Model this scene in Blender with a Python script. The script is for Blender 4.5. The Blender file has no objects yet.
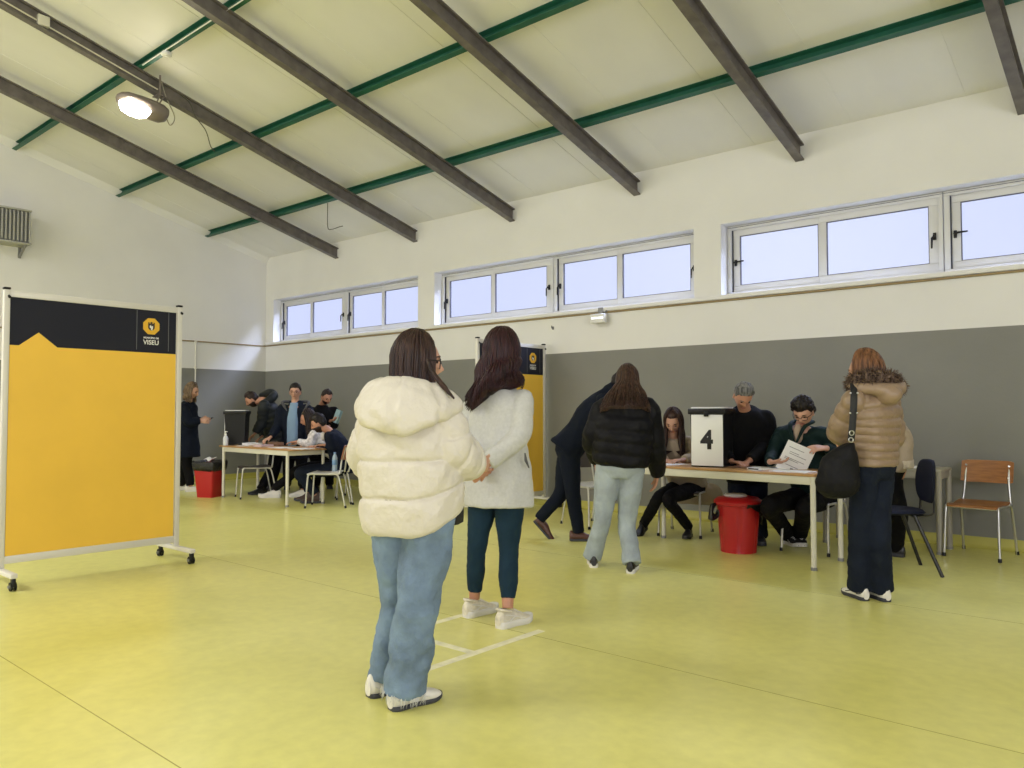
import bpy, bmesh, math, random
from mathutils import Vector as V, Matrix, noise

random.seed(7)
scene = bpy.context.scene
COL = scene.collection
PI = math.pi
rad = math.radians

# ------------------------------------------------------------------ camera model (also used to measure the photo)
FPX, PITCH, YAW, CAMH = 780.0, rad(2.05), rad(49.2), 1.21
CAM = V((13.01, 8.015, CAMH))
FWD0 = V((-math.cos(YAW), -math.sin(YAW), 0))
RGT = V((math.sin(YAW), -math.cos(YAW), 0))
ZUP = V((0, 0, 1))
FWD = FWD0 * math.cos(PITCH) + ZUP * math.sin(PITCH)
UPV = ZUP * math.cos(PITCH) - FWD0 * math.sin(PITCH)


def ray(x, y):
    return FWD + RGT * ((x - 512) / FPX) - UPV * ((y - 384) / FPX)


def at(x, y, w):
    return CAM + ray(x, y) * w


def ground(x, y, z=0.0):
    d = ray(x, y)
    return CAM + d * ((z - CAM.z) / d.z)


def depth(p):
    return (p - CAM).dot(FWD)


def heading(psi):
    """horizontal direction: 0 looks away from the camera, 90 to the picture's right"""
    a = rad(psi)
    return FWD0 * math.cos(a) + RGT * math.sin(a)


def rightof(psi):
    a = rad(psi)
    return RGT * math.cos(a) - FWD0 * math.sin(a)


def smooth(a, b, x):
    t = max(0.0, min(1.0, (x - a) / (b - a)))
    return t * t * (3 - 2 * t)


def cat(p0, p1, p2, p3, t):
    return 0.5 * ((2 * p1) + (p2 - p0) * t + (2 * p0 - 5 * p1 + 4 * p2 - p3) * t * t + (3 * p1 - p0 - 3 * p2 + p3) * t ** 3)


def spline(pts, n):
    """Catmull-Rom through pts (vectors or floats), n samples per span"""
    out = []
    m = len(pts)
    for i in range(m - 1):
        p0 = pts[i - 1] if i > 0 else 2 * pts[0] - pts[1]
        p3 = pts[i + 2] if i + 2 < m else 2 * pts[-1] - pts[-2]
        for k in range(n):
            out.append(cat(p0, pts[i], pts[i + 1], p3, k / n))
    out.append(pts[-1])
    return out


# ------------------------------------------------------------------ materials
def mat(name, color, rough=0.6, metal=0.0, spec=0.5, bump=0.0, bscale=40.0, var=0.0, vscale=6.0, stretch=None,
        emit=None, estr=0.0, sheen=0.0, coat=0.0, alpha=None, bdist=0.01):
    m = bpy.data.materials.new(name)
    m.use_nodes = True
    nt = m.node_tree
    b = nt.nodes['Principled BSDF']
    c = (color[0], color[1], color[2], 1)
    b.inputs['Base Color'].default_value = c
    b.inputs['Roughness'].default_value = rough
    b.inputs['Metallic'].default_value = metal
    b.inputs['Specular IOR Level'].default_value = spec
    if sheen:
        b.inputs['Sheen Weight'].default_value = sheen
    if coat:
        b.inputs['Coat Weight'].default_value = coat
    if emit:
        b.inputs['Emission Color'].default_value = (*emit, 1)
        b.inputs['Emission Strength'].default_value = estr
    tc = nt.nodes.new('ShaderNodeTexCoord')
    src = tc.outputs['Object']
    if stretch:
        mp = nt.nodes.new('ShaderNodeMapping')
        mp.inputs['Scale'].default_value = stretch
        nt.links.new(src, mp.inputs['Vector'])
        src = mp.outputs['Vector']
    if var:
        n = nt.nodes.new('ShaderNodeTexNoise')
        n.inputs['Scale'].default_value = vscale
        n.inputs['Detail'].default_value = 5
        nt.links.new(src, n.inputs['Vector'])
        mr = nt.nodes.new('ShaderNodeMapRange')
        mr.inputs['From Min'].default_value = 0.3
        mr.inputs['From Max'].default_value = 0.7
        mr.inputs['To Min'].default_value = 1 - var
        mr.inputs['To Max'].default_value = 1 + var
        nt.links.new(n.outputs['Fac'], mr.inputs['Value'])
        mx = nt.nodes.new('ShaderNodeMix')
        mx.data_type = 'RGBA'
        mx.blend_type = 'MULTIPLY'
        mx.inputs[0].default_value = 1
        mx.inputs[6].default_value = c
        nt.links.new(mr.outputs['Result'], mx.inputs[7])
        nt.links.new(mx.outputs[2], b.inputs['Base Color'])
    if bump:
        n2 = nt.nodes.new('ShaderNodeTexNoise')
        n2.inputs['Scale'].default_value = bscale
        n2.inputs['Detail'].default_value = 4
        nt.links.new(src, n2.inputs['Vector'])
        bp = nt.nodes.new('ShaderNodeBump')
        bp.inputs['Strength'].default_value = bump
        bp.inputs['Distance'].default_value = bdist
        nt.links.new(n2.outputs['Fac'], bp.inputs['Height'])
        nt.links.new(bp.outputs['Normal'], b.inputs['Normal'])
    return m


# ------------------------------------------------------------------ mesh builder
class MB:
    def __init__(s):
        s.v, s.f, s.m = [], [], []

    def add(s, vs, fs, mi=0):
        o = len(s.v)
        s.v.extend([V(p) for p in vs])
        for f in fs:
            s.f.append(tuple(o + i for i in f))
            s.m.append(mi)
        return s

    def box(s, lo, hi, mi=0, bev=0.0, M=None):
        lo, hi = V(lo), V(hi)
        bm = bmesh.new()
        bmesh.ops.create_cube(bm, size=1.0)
        sz = hi - lo
        for v in bm.verts:
            v.co = V((lo[i] + (v.co[i] + 0.5) * sz[i] for i in range(3)))
        if bev:
            bmesh.ops.bevel(bm, geom=bm.edges[:], offset=min(bev, min(sz) * 0.45), segments=2, affect='EDGES', profile=0.5)
        bm.verts.index_update()
        vs = [(M @ v.co if M else v.co.copy()) for v in bm.verts]
        fs = [[v.index for v in f.verts] for f in bm.faces]
        bm.free()
        return s.add(vs, fs, mi)

    def loft(s, rings, mi=0, cap=True):
        n = len(rings[0])
        vs = [p for r in rings for p in r]
        fs = []
        for i in range(len(rings) - 1):
            for j in range(n):
                k = (j + 1) % n
                fs.append((i * n + j, i * n + k, (i + 1) * n + k, (i + 1) * n + j))
        if cap:
            c0 = sum(rings[0], V()) / n
            c1 = sum(rings[-1], V()) / n
            a = len(vs)
            vs = vs + [c0, c1]
            for j in range(n):
                k = (j + 1) % n
                fs.append((a, k, j))
                o = (len(rings) - 1) * n
                fs.append((a + 1, o + j, o + k))
        return s.add(vs, fs, mi)

    def tube(s, pts, r, n=10, mi=0, cap=True, flat=1.0, up=None):
        """round tube along pts; r: number or list; flat squashes it across 'up'"""
        pts = [V(p) for p in pts]
        rs = r if isinstance(r, (list, tuple)) else [r] * len(pts)
        rings = []
        ref = None
        for i, p in enumerate(pts):
            a = pts[max(i - 1, 0)]
            b = pts[min(i + 1, len(pts) - 1)]
            t = (b - a)
            if t.length < 1e-9:
                t = V((0, 0, 1))
            t.normalize()
            if ref is None:
                h = V(up) if up else (V((0, 0, 1)) if abs(t.z) < 0.9 else V((1, 0, 0)))
                ref = (h - t * h.dot(t)).normalized()
            else:
                ref = (ref - t * ref.dot(t))
                if ref.length < 1e-6:
                    ref = t.orthogonal()
                ref.normalize()
            sd = t.cross(ref)
            rings.append([p + sd * (math.cos(2 * PI * j / n) * rs[i]) + ref * (math.sin(2 * PI * j / n) * rs[i] * flat) for j in range(n)])
        return s.loft(rings, mi, cap)

    def disc(s, c, ax, r, h, n=20, mi=0):
        c, ax = V(c), V(ax).normalized()
        return s.tube([c, c + ax * h], r, n, mi)

    def lathe(s, prof, n=24, c=(0, 0, 0), mi=0, M=None):
        c = V(c)
        rings = [[c + V((r * math.cos(2 * PI * j / n), r * math.sin(2 * PI * j / n), z)) for j in range(n)] for r, z in prof]
        if M:
            rings = [[M @ p for p in r] for r in rings]
        return s.loft(rings, mi, True)

    def ball(s, c, rx, ry=None, rz=None, n=14, M=None, mi=0):
        ry = rx if ry is None else ry
        rz = rx if rz is None else rz
        c = V(c)
        rings = []
        for i in range(1, n):
            a = PI * i / n
            rings.append([V((rx * math.sin(a) * math.cos(2 * PI * j / (2 * n)), ry * math.sin(a) * math.sin(2 * PI * j / (2 * n)), -rz * math.cos(a))) for j in range(2 * n)])
        rings = [[(M @ p if M else p) + c for p in r] for r in rings]
        return s.loft(rings, mi, True)

    def prism(s, poly, d, mi=0):
        """poly: list of 3-D points, extruded by vector d"""
        d = V(d)
        n = len(poly)
        vs = [V(p) for p in poly] + [V(p) + d for p in poly]
        fs = [tuple(range(n - 1, -1, -1)), tuple(range(n, 2 * n))]
        for j in range(n):
            k = (j + 1) % n
            fs.append((j, k, n + k, n + j))
        return s.add(vs, fs, mi)

    def mesh(s, name='m', off=None):
        me = bpy.data.meshes.new(name)
        vs = [v - off for v in s.v] if off else s.v
        me.from_pydata([tuple(v) for v in vs], [], s.f)
        me.polygons.foreach_set('material_index', s.m)
        me.update()
        bm = bmesh.new()
        bm.from_mesh(me)
        bmesh.ops.recalc_face_normals(bm, faces=bm.faces[:])
        bm.to_mesh(me)
        bm.free()
        return me

    def build(s, name, mats, parent=None, ang=40, world=True):
        off = ORIG.get(parent.name) if (parent and world) else None
        me = s.mesh(name, off)
        return link(name, me, mats, parent, ang)


ORIG = {}


def link(name, me, mats, parent=None, ang=40):
    me.name = name
    for m in (mats if isinstance(mats, (list, tuple)) else [mats]):
        me.materials.append(m)
    me.polygons.foreach_set('use_smooth', [True] * len(me.polygons))
    if ang and ang < 180:
        me.set_sharp_from_angle(angle=rad(ang))
    o = bpy.data.objects.new(name, me)
    COL.objects.link(o)
    if parent:
        o.parent = parent
        if parent.name in ORIG:
            ORIG[o.name] = ORIG[parent.name]
    return o


def remesh(mb, voxel, iters=2, disp=(), off=None, factor=0.5):
    """closed lofts that pass through each other become one continuous surface"""
    me = mb.mesh('t', off)
    ob = bpy.data.objects.new('t', me)
    COL.objects.link(ob)
    r = ob.modifiers.new('r', 'REMESH')
    r.mode = 'VOXEL'
    r.voxel_size = voxel
    if iters:
        k = ob.modifiers.new('s', 'SMOOTH')
        k.iterations = iters
        k.factor = factor
    for tex, st in disp:
        d = ob.modifiers.new('d', 'DISPLACE')
        d.texture = tex
        d.strength = st
        d.mid_level = 0.5
        d.texture_coords = 'LOCAL'
    bpy.context.view_layer.update()
    dg = bpy.context.evaluated_depsgraph_get()
    me2 = bpy.data.meshes.new_from_object(ob.evaluated_get(dg))
    bpy.data.objects.remove(ob)
    bpy.data.meshes.remove(me)
    me2.materials.clear()
    return me2


def clouds(name, size, depth_=2):
    t = bpy.data.textures.new(name, 'CLOUDS')
    t.noise_scale = size
    t.noise_depth = depth_
    return t


def thing(name, label, cat_, loc=(0, 0, 0), rotz=0.0, group=None):
    o = bpy.data.objects.new(name, None)
    COL.objects.link(o)
    o.empty_display_size = 0.1
    o.location = loc
    o.rotation_euler = (0, 0, rotz)
    o['label'] = label
    o['category'] = cat_
    if group:
        o['group'] = group
    ORIG[o.name] = V(loc)
    return o


def tag(o, label, cat_, group=None, kind=None):
    if label:
        o['label'] = label
    if cat_:
        o['category'] = cat_
    if group:
        o['group'] = group
    if kind:
        o['kind'] = kind
    return o


def struct(o):
    o['kind'] = 'structure'
    return o


def copy_tree(o, parent=None):
    c = o.copy()
    COL.objects.link(c)
    if parent:
        c.parent = parent
    for ch in list(o.children):
        copy_tree(ch, c)
    return c


def text(name, s, size, M, m, parent=None, depth_=0.002, offset=0.0, sx=1.0, align='CENTER'):
    cu = bpy.data.curves.new(name, 'FONT')
    cu.body = s
    cu.size = size
    cu.extrude = depth_
    cu.offset = offset
    cu.align_x = align
    cu.align_y = 'CENTER'
    ob = bpy.data.objects.new('t', cu)
    COL.objects.link(ob)
    bpy.context.view_layer.update()
    me = bpy.data.meshes.new_from_object(ob.evaluated_get(bpy.context.evaluated_depsgraph_get()))
    bpy.data.objects.remove(ob)
    me.materials.clear()
    off = ORIG.get(parent.name, V()) if parent else V()
    me.transform(Matrix.Translation(-off) @ M @ Matrix.Diagonal((sx, 1, 1, 1)))
    return link(name, me, m, parent, 0)


def frame(o, x, y, z):
    return Matrix(((x[0], y[0], z[0], o[0]), (x[1], y[1], z[1], o[1]), (x[2], y[2], z[2], o[2]), (0, 0, 0, 1)))
# ------------------------------------------------------------------ shared materials
M = {}
M['white_paint'] = mat('off_white_enamel', (0.72, 0.70, 0.64), 0.45)
M['cream_metal'] = mat('cream_enamelled_steel', (0.62, 0.60, 0.50), 0.4)
M['steel'] = mat('brown_painted_steel', (0.125, 0.110, 0.102), 0.45, var=0.25, vscale=9, bump=0.15, bscale=30)
M['green'] = mat('green_painted_steel', (0.012, 0.095, 0.060), 0.45, var=0.15, vscale=8)
M['black_plastic'] = mat('black_plastic', (0.010, 0.010, 0.011), 0.4, spec=0.25)
M['black_matte'] = mat('matt_black', (0.010, 0.010, 0.011), 0.75)
M['chrome'] = mat('brushed_steel', (0.62, 0.62, 0.62), 0.3, 0.9)
M['grey_metal'] = mat('grey_metal', (0.25, 0.25, 0.24), 0.5, 0.3)
M['white_plastic'] = mat('white_plastic', (0.75, 0.75, 0.73), 0.4)
M['paper'] = mat('paper', (0.80, 0.80, 0.80), 0.8)
M['ink'] = mat('ink', (0.02, 0.02, 0.022), 0.7)
M['alu'] = mat('grey_white_aluminium', (0.60, 0.60, 0.60), 0.4)
M['cable'] = mat('cable', (0.35, 0.33, 0.27), 0.6)
M['cable_dark'] = mat('dark_cable', (0.08, 0.08, 0.06), 0.6)


def wall_material():
    m = bpy.data.materials.new('painted_wall')
    m.use_nodes = True
    nt = m.node_tree
    b = nt.nodes['Principled BSDF']
    b.inputs['Roughness'].default_value = 0.7
    g = nt.nodes.new('ShaderNodeNewGeometry')
    sp = nt.nodes.new('ShaderNodeSeparateXYZ')
    nt.links.new(g.outputs['Position'], sp.inputs[0])
    lt = nt.nodes.new('ShaderNodeMath')
    lt.operation = 'LESS_THAN'
    lt.inputs[1].default_value = 1.965
    nt.links.new(sp.outputs['Z'], lt.inputs[0])
    n = nt.nodes.new('ShaderNodeTexNoise')
    n.inputs['Scale'].default_value = 1.3
    n.inputs['Detail'].default_value = 6
    nt.links.new(g.outputs['Position'], n.inputs['Vector'])
    r1 = nt.nodes.new('ShaderNodeValToRGB')
    r1.color_ramp.elements[0].position = 0.3
    r1.color_ramp.elements[0].color = (0.715, 0.71, 0.695, 1)
    r1.color_ramp.elements[1].position = 0.7
    r1.color_ramp.elements[1].color = (0.76, 0.755, 0.74, 1)
    nt.links.new(n.outputs['Fac'], r1.inputs[0])
    r2 = nt.nodes.new('ShaderNodeValToRGB')
    r2.color_ramp.elements[0].position = 0.3
    r2.color_ramp.elements[0].color = (0.20, 0.20, 0.185, 1)
    r2.color_ramp.elements[1].position = 0.7
    r2.color_ramp.elements[1].color = (0.225, 0.225, 0.208, 1)
    nt.links.new(n.outputs['Fac'], r2.inputs[0])
    mx = nt.nodes.new('ShaderNodeMix')
    mx.data_type = 'RGBA'
    nt.links.new(lt.outputs[0], mx.inputs[0])
    nt.links.new(r1.outputs[0], mx.inputs[6])
    nt.links.new(r2.outputs[0], mx.inputs[7])
    nt.links.new(mx.outputs[2], b.inputs['Base Color'])
    n2 = nt.nodes.new('ShaderNodeTexNoise')
    n2.inputs['Scale'].default_value = 25
    nt.links.new(g.outputs['Position'], n2.inputs['Vector'])
    bp = nt.nodes.new('ShaderNodeBump')
    bp.inputs['Strength'].default_value = 0.06
    bp.inputs['Distance'].default_value = 0.02
    nt.links.new(n2.outputs['Fac'], bp.inputs['Height'])
    nt.links.new(bp.outputs['Normal'], b.inputs['Normal'])
    return m


def floor_material():
    m = bpy.data.materials.new('yellow_green_vinyl')
    m.use_nodes = True
    nt = m.node_tree
    b = nt.nodes['Principled BSDF']
    g = nt.nodes.new('ShaderNodeNewGeometry')
    n = nt.nodes.new('ShaderNodeTexNoise')
    n.inputs['Scale'].default_value = 1.1
    n.inputs['Detail'].default_value = 7
    n.inputs['Roughness'].default_value = 0.6
    n.inputs['Distortion'].default_value = 0.6
    nt.links.new(g.outputs['Position'], n.inputs['Vector'])
    r = nt.nodes.new('ShaderNodeValToRGB')
    r.color_ramp.elements[0].position = 0.3
    r.color_ramp.elements[0].color = FLOOR_A
    r.color_ramp.elements[1].position = 0.72
    r.color_ramp.elements[1].color = FLOOR_B
    nt.links.new(n.outputs['Fac'], r.inputs[0])
    # fine specks of the vinyl and small dark scuffs
    n3 = nt.nodes.new('ShaderNodeTexNoise')
    n3.inputs['Scale'].default_value = 14
    n3.inputs['Detail'].default_value = 8
    nt.links.new(g.outputs['Position'], n3.inputs['Vector'])
    mr = nt.nodes.new('ShaderNodeMapRange')
    mr.inputs['From Min'].default_value = 0.25
    mr.inputs['From Max'].default_value = 0.75
    mr.inputs['To Min'].default_value = 0.93
    mr.inputs['To Max'].default_value = 1.06
    nt.links.new(n3.outputs['Fac'], mr.inputs['Value'])
    mx = nt.nodes.new('ShaderNodeMix')
    mx.data_type = 'RGBA'
    mx.blend_type = 'MULTIPLY'
    mx.inputs[0].default_value = 1
    nt.links.new(r.outputs[0], mx.inputs[6])
    nt.links.new(mr.outputs['Result'], mx.inputs[7])
    nt.links.new(mx.outputs[2], b.inputs['Base Color'])
    r2 = nt.nodes.new('ShaderNodeMapRange')
    r2.inputs['To Min'].default_value = 0.27
    r2.inputs['To Max'].default_value = 0.31
    nt.links.new(n.outputs['Fac'], r2.inputs['Value'])
    nt.links.new(r2.outputs['Result'], b.inputs['Roughness'])
    b.inputs['Specular IOR Level'].default_value = 0.45
    n4 = nt.nodes.new('ShaderNodeTexNoise')
    n4.inputs['Scale'].default_value = 3.0
    n4.inputs['Detail'].default_value = 3
    nt.links.new(g.outputs['Position'], n4.inputs['Vector'])
    bp = nt.nodes.new('ShaderNodeBump')
    bp.inputs['Strength'].default_value = 0.02
    bp.inputs['Distance'].default_value = 0.02
    nt.links.new(n4.outputs['Fac'], bp.inputs['Height'])
    nt.links.new(bp.outputs['Normal'], b.inputs['Normal'])
    return m


FLOOR_A = (0.63, 0.60, 0.17, 1)
FLOOR_B = (0.73, 0.70, 0.235, 1)
M['wall'] = wall_material()
M['floor'] = floor_material()
M['ceiling'] = mat('sandwich_roof_panel', (0.745, 0.745, 0.74), 0.5, var=0.05, vscale=1.2, stretch=(1, 0.5, 0.5))
M['seam'] = mat('welded_vinyl_seam', (0.34, 0.31, 0.06), 0.5)
M['tape'] = mat('worn_white_floor_paint', (0.78, 0.75, 0.52), 0.5, var=0.15, vscale=14)
M['cove'] = mat('vinyl_cove', (0.46, 0.43, 0.09), 0.4)
M['pipe_and_ledge_shade'] = mat('pipe_and_ledge_shade', (0.30, 0.22, 0.11), 0.5)

XE, YE = 17.0, 17.2          # the far ends of the hall, behind the camera
SL, EAVE, RIDGE = 0.261, 4.09, 8.6


def zc(y):
    return EAVE + SL * (y if y < RIDGE else 2 * RIDGE - y)


# floor, walls, ceiling
struct(MB().box((-0.3, -0.3, -0.12), (XE + 0.3, YE + 0.3, 0)).build('floor', M['floor'], ang=30))
OPEN = [(0.25, 4.20), (4.56, 8.82), (9.15, 13.50)]
Z0, Z1 = 2.50, 3.29
w = MB()
w.box((-0.3, -0.3, 0), (XE, 0, Z0))
w.box((-0.3, -0.3, Z1), (XE, 0, EAVE + 0.3))
xs = [-0.3] + [x for o in OPEN for x in o] + [XE]
for i in range(0, len(xs), 2):
    w.box((xs[i], -0.3, Z0), (xs[i + 1], 0, Z1))
struct(w.build('wall_back', M['wall'], ang=30))
gab = [(0, 0, 0), (0, YE, 0), (0, YE, zc(YE) + 0.25), (0, RIDGE, zc(RIDGE) + 0.25), (0, 0, zc(0) + 0.25)]
struct(MB().prism(gab, (-0.3, 0, 0)).build('wall_left', M['wall'], ang=30))
w = MB()
RO = (4.5, 14.0, 1.0, 3.4)          # unseen opening in the far end wall, added for the fill lamp there
w.box((XE, 0, 0), (XE + 0.3, YE, RO[2]))
w.box((XE, 0, RO[2]), (XE + 0.3, RO[0], RO[3]))
w.box((XE, RO[1], RO[2]), (XE + 0.3, YE, RO[3]))
w.prism([(XE, y, max(z, RO[3])) for _, y, z in gab], (0.3, 0, 0))
struct(w.build('wall_right', M['wall'], ang=30))
# the wall behind the camera, with the same strip of windows
w = MB()
FO = [(1.0, 7.5), (9.0, 15.5)]
FZ0, FZ1 = 1.2, 3.6
w.box((-0.3, YE, 0), (XE, YE + 0.3, FZ0))
w.box((-0.3, YE, FZ1), (XE, YE + 0.3, EAVE + 0.3))
xs = [-0.3] + [x for o in FO for x in o] + [XE]
for i in range(0, len(xs), 2):
    w.box((xs[i], YE, FZ0), (xs[i + 1], YE + 0.3, FZ1))
struct(w.build('wall_front', M['wall'], ang=30))
c = MB()
c.prism([(-0.3, 0, zc(0)), (-0.3, RIDGE, zc(RIDGE)), (-0.3, RIDGE, zc(RIDGE) + 0.1), (-0.3, -0.35, zc(-0.35) + 0.1), (-0.3, -0.35, zc(-0.35))], (XE + 0.6, 0, 0))
c.prism([(-0.3, RIDGE, zc(RIDGE)), (-0.3, YE + 0.35, zc(YE + 0.35)), (-0.3, YE + 0.35, zc(YE + 0.35) + 0.1), (-0.3, RIDGE, zc(RIDGE) + 0.1)], (XE + 0.6, 0, 0))
# shallow panel joints running down the slope
struct(c.build('ceiling', M['ceiling'], ang=30))
k = 0
for x in [i * 1.0 + 0.55 for i in range(16)]:
    k += 1
    j = MB().prism([(x, 0, zc(0)), (x, RIDGE, zc(RIDGE)), (x, RIDGE, zc(RIDGE) - 0.004), (x, 0, zc(0) - 0.004)], (0.012, 0, 0))
    struct(j.build('trim_%d' % (20 + k), M['ceiling'], ang=30))

# coved vinyl baseboards
def cove(name, a, b, n):
    a, b, n = V(a), V(b), V(n)
    prof = [(0.0, 0.10), (0.006, 0.10), (0.008, 0.035), (0.02, 0.012), (0.05, 0.0), (0.0, 0.0)]
    struct(MB().prism([a + n * p + ZUP * z for p, z in prof], b - a).build(name, M['cove'], ang=50))


cove('baseboard_back', (0, 0, 0.0), (XE, 0, 0.0), (0, 1, 0))
cove('baseboard_left', (0, YE, 0.0), (0, 0, 0.0), (1, 0, 0))

# sill ledge with a brown tube under it, part pipe, part painted ledge shade, pipe along the left wall, ceiling corner strip
t = MB()
t.box((0.0, -0.02, 2.452), (XE, 0.028, 2.50), bev=0.006)
struct(t.build('trim_1', M['wall'], ang=40))
t = MB()
t.tube([(0.02, 0.014, 2.437), (XE, 0.014, 2.437)], 0.011, 8)
t.tube([(0.014, 0.02, 2.437), (0.014, 5.5, 2.437)], 0.011, 8)
struct(t.build('trim_2', M['pipe_and_ledge_shade'], ang=60))
t = MB()
t.tube([(0.014, 1.37, 2.437), (0.014, 1.37, 1.68)], 0.011, 8)
t.box((0, 1.35, 1.955), (0.03, 1.39, 2.0), bev=0.004)
t.box((0, 1.35, 2.42), (0.034, 1.40, 2.455), bev=0.004)
struct(t.build('trim_3', M['white_paint'], ang=60))
t = MB()
t.prism([(0.0, 0, zc(0) - 0.10), (0.0, RIDGE, zc(RIDGE) - 0.10), (0.09, RIDGE, zc(RIDGE) + 0.01), (0.09, 0, zc(0) + 0.01)], (0.006, 0, 0.004))
struct(t.build('trim_4', M['ceiling'], ang=60))
for i, y in enumerate((2.70, 4.705, 6.71)):
    struct(MB().box((0.1, y - 0.0022, -0.001), (XE, y + 0.0022, 0.0006)).build('trim_%d' % (10 + i), M['seam']))

# ------------------------------------------------------------------ windows
gl = bpy.data.materials.new('window_glass')
gl.use_nodes = True
nt = gl.node_tree
nt.nodes.clear()
o_ = nt.nodes.new('ShaderNodeOutputMaterial')
tr = nt.nodes.new('ShaderNodeBsdfTransparent')
tr.inputs[0].default_value = (0.93, 0.94, 0.97, 1)
gs = nt.nodes.new('ShaderNodeBsdfGlossy')
gs.inputs['Roughness'].default_value = 0.35
fr = nt.nodes.new('ShaderNodeFresnel')
fr.inputs[0].default_value = 1.45
mx = nt.nodes.new('ShaderNodeMixShader')
mx.inputs[0].default_value = 0.04
nt.links.new(tr.outputs[0], mx.inputs[1])
nt.links.new(gs.outputs[0], mx.inputs[2])
nt.links.new(mx.outputs[0], o_.inputs[0])
M['glass'] = gl
M['gasket'] = mat('dark_gasket', (0.05, 0.05, 0.07), 0.6)


def handle(parent, x, y, z, flat):
    h = MB()
    h.box((x - 0.014, y, z - 0.035), (x + 0.014, y + 0.018, z + 0.035), bev=0.005)
    if flat:
        h.tube([(x, y + 0.03, z), (x + 0.03, y + 0.05, z + 0.004), (x + 0.11, y + 0.05, z + 0.006)], [0.010, 0.010, 0.008], 8)
    else:
        h.tube([(x, y + 0.03, z), (x - 0.015, y + 0.05, z - 0.02), (x - 0.018, y + 0.05, z - 0.12)], [0.010, 0.010, 0.008], 8)
    h.tube([(x, y + 0.01, z), (x, y + 0.045, z)], 0.011, 8)
    h.build('handle', M['black_plastic'], parent)


def bars(mb, x0, x1, z0, z1, y0, y1, t, bev=0.004):
    mb.box((x0, y0, z0), (x1, y1, z0 + t[2]), bev=bev)
    mb.box((x0, y0, z1 - t[3]), (x1, y1, z1), bev=bev)
    mb.box((x0, y0, z0 + t[2]), (x0 + t[0], y1, z1 - t[3]), bev=bev)
    mb.box((x1 - t[1], y0, z0 + t[2]), (x1, y1, z1 - t[3]), bev=bev)


WN = 0
for (a, b) in OPEN:
    mid = (a + b) / 2
    for (x0, x1) in ((a + 0.005, mid - 0.004), (mid + 0.004, b - 0.005)):
        WN += 1
        z0, z1 = Z0, Z1 - 0.005
        f = MB()
        bars(f, x0, x1, z0, z1, -0.235, -0.15, (0.05, 0.04, 0.045, 0.045))
        wf = struct(f.build('window_%d' % WN, M['alu'], ang=40))
        gk = MB()
        gk.box((x0 + 0.002, -0.151, z1 - 0.022), (x1 - 0.002, -0.148, z1 - 0.017))
        gk.box((x0 + 0.05, -0.20, z0 + 0.045), (x0 + 0.056, -0.165, z1 - 0.045))
        gk.build('gasket', M['gasket'], wf)
        xm = x0 + 0.05 + (x1 - x0 - 0.09) * 0.475
        for i, (s0, s1, y) in enumerate(((x0 + 0.058, xm + 0.02, -0.185), (xm - 0.02, x1 - 0.038, -0.165))):
            s = MB()
            zz0, zz1 = z0 + 0.043, z1 - 0.043
            tt = (0.075, 0.06, 0.075, 0.07) if i == 0 else (0.07, 0.085, 0.075, 0.07)
            bars(s, s0, s1, zz0, zz1, y - 0.035, y, tt)
            so = s.build('sash', M['alu'], wf, ang=40)
            g2 = MB()
            e = 0.006
            X0, X1, W0, W1 = s0 + tt[0], s1 - tt[1], zz0 + tt[2], zz1 - tt[3]
            bars(g2, X0 - e, X1 + e, W0 - e, W1 + e, y - 0.03, y - 0.004, (e * 2,) * 4, 0)
            g2.build('seal', M['gasket'], so)
            MB().box((X0 - e, y - 0.022, W0 - e), (X1 + e, y - 0.018, W1 + e)).build('pane', M['glass'], so)
            handle(so, s0 + 0.03 if i == 0 else s1 - 0.035, y, (zz0 + zz1) / 2 - 0.02, i == 0 and WN >= 5)

# ------------------------------------------------------------------ roof steel
BX = [2.17, 4.14, 6.10, 8.08, 10.04, 12.0, 13.97, 15.93]
names = ['closest to the gable wall, above the corner window', 'carrying the lit floodlight', 'third from the gable wall, next beyond the floodlight beam',
         'fourth from the gable wall, ending above the second long window', 'fifth from the gable wall, ending between the second and third long windows',
         'ending above the mullion of the third long window', '', '']
A = math.atan(SL)
for i, x in enumerate(BX[:6]):
    b = MB()
    y1 = RIDGE - 0.02
    zb = 3.81

    def fl(xa, xb, za, zb_):
        b.prism([(xa, 0.002, za), (xa, y1, za + SL * y1), (xa, y1, zb_ + SL * y1), (xa, 0.002, zb_)], (xb - xa, 0, 0))
    fl(x - 0.045, x + 0.045, zb, zb + 0.016)
    fl(x - 0.045, x + 0.045, zb + 0.156, zb + 0.172)
    fl(x - 0.006, x + 0.006, zb + 0.016, zb + 0.156)
    o = b.build('roof_beam', M['steel'], ang=30)
    tag(o, 'brown steel roof beam ' + names[i], 'roof beam', 'brown roof beams')
PY = [(1.2, 'lowest green steel purlin, nearest the windows'), (2.72, 'second green steel purlin up the roof slope'),
      (4.2, 'third green steel purlin, crossing above the floodlight with a white cable on it'),
      (5.7, None), (7.2, None)]
for y, lab in PY[:3]:
    b = MB()
    zb = 3.984 + SL * y
    c0, s0 = math.cos(A), math.sin(A)

    def q(u, v_):          # u along the slope, v away from it
        return (0.0, y + u * c0 - v_ * s0, zb + u * s0 + v_ * c0)
    prof = [q(-0.03, 0), q(0.03, 0), q(0.03, 0.008), q(-0.022, 0.008), q(-0.022, 0.092), q(0.03, 0.092), q(0.03, 0.1), q(-0.03, 0.1)]
    b.prism(prof, (XE, 0, 0))
    o = b.build('roof_purlin', M['green'], ang=30)
    tag(o, lab, 'roof purlin', 'green roof purlins')

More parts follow.
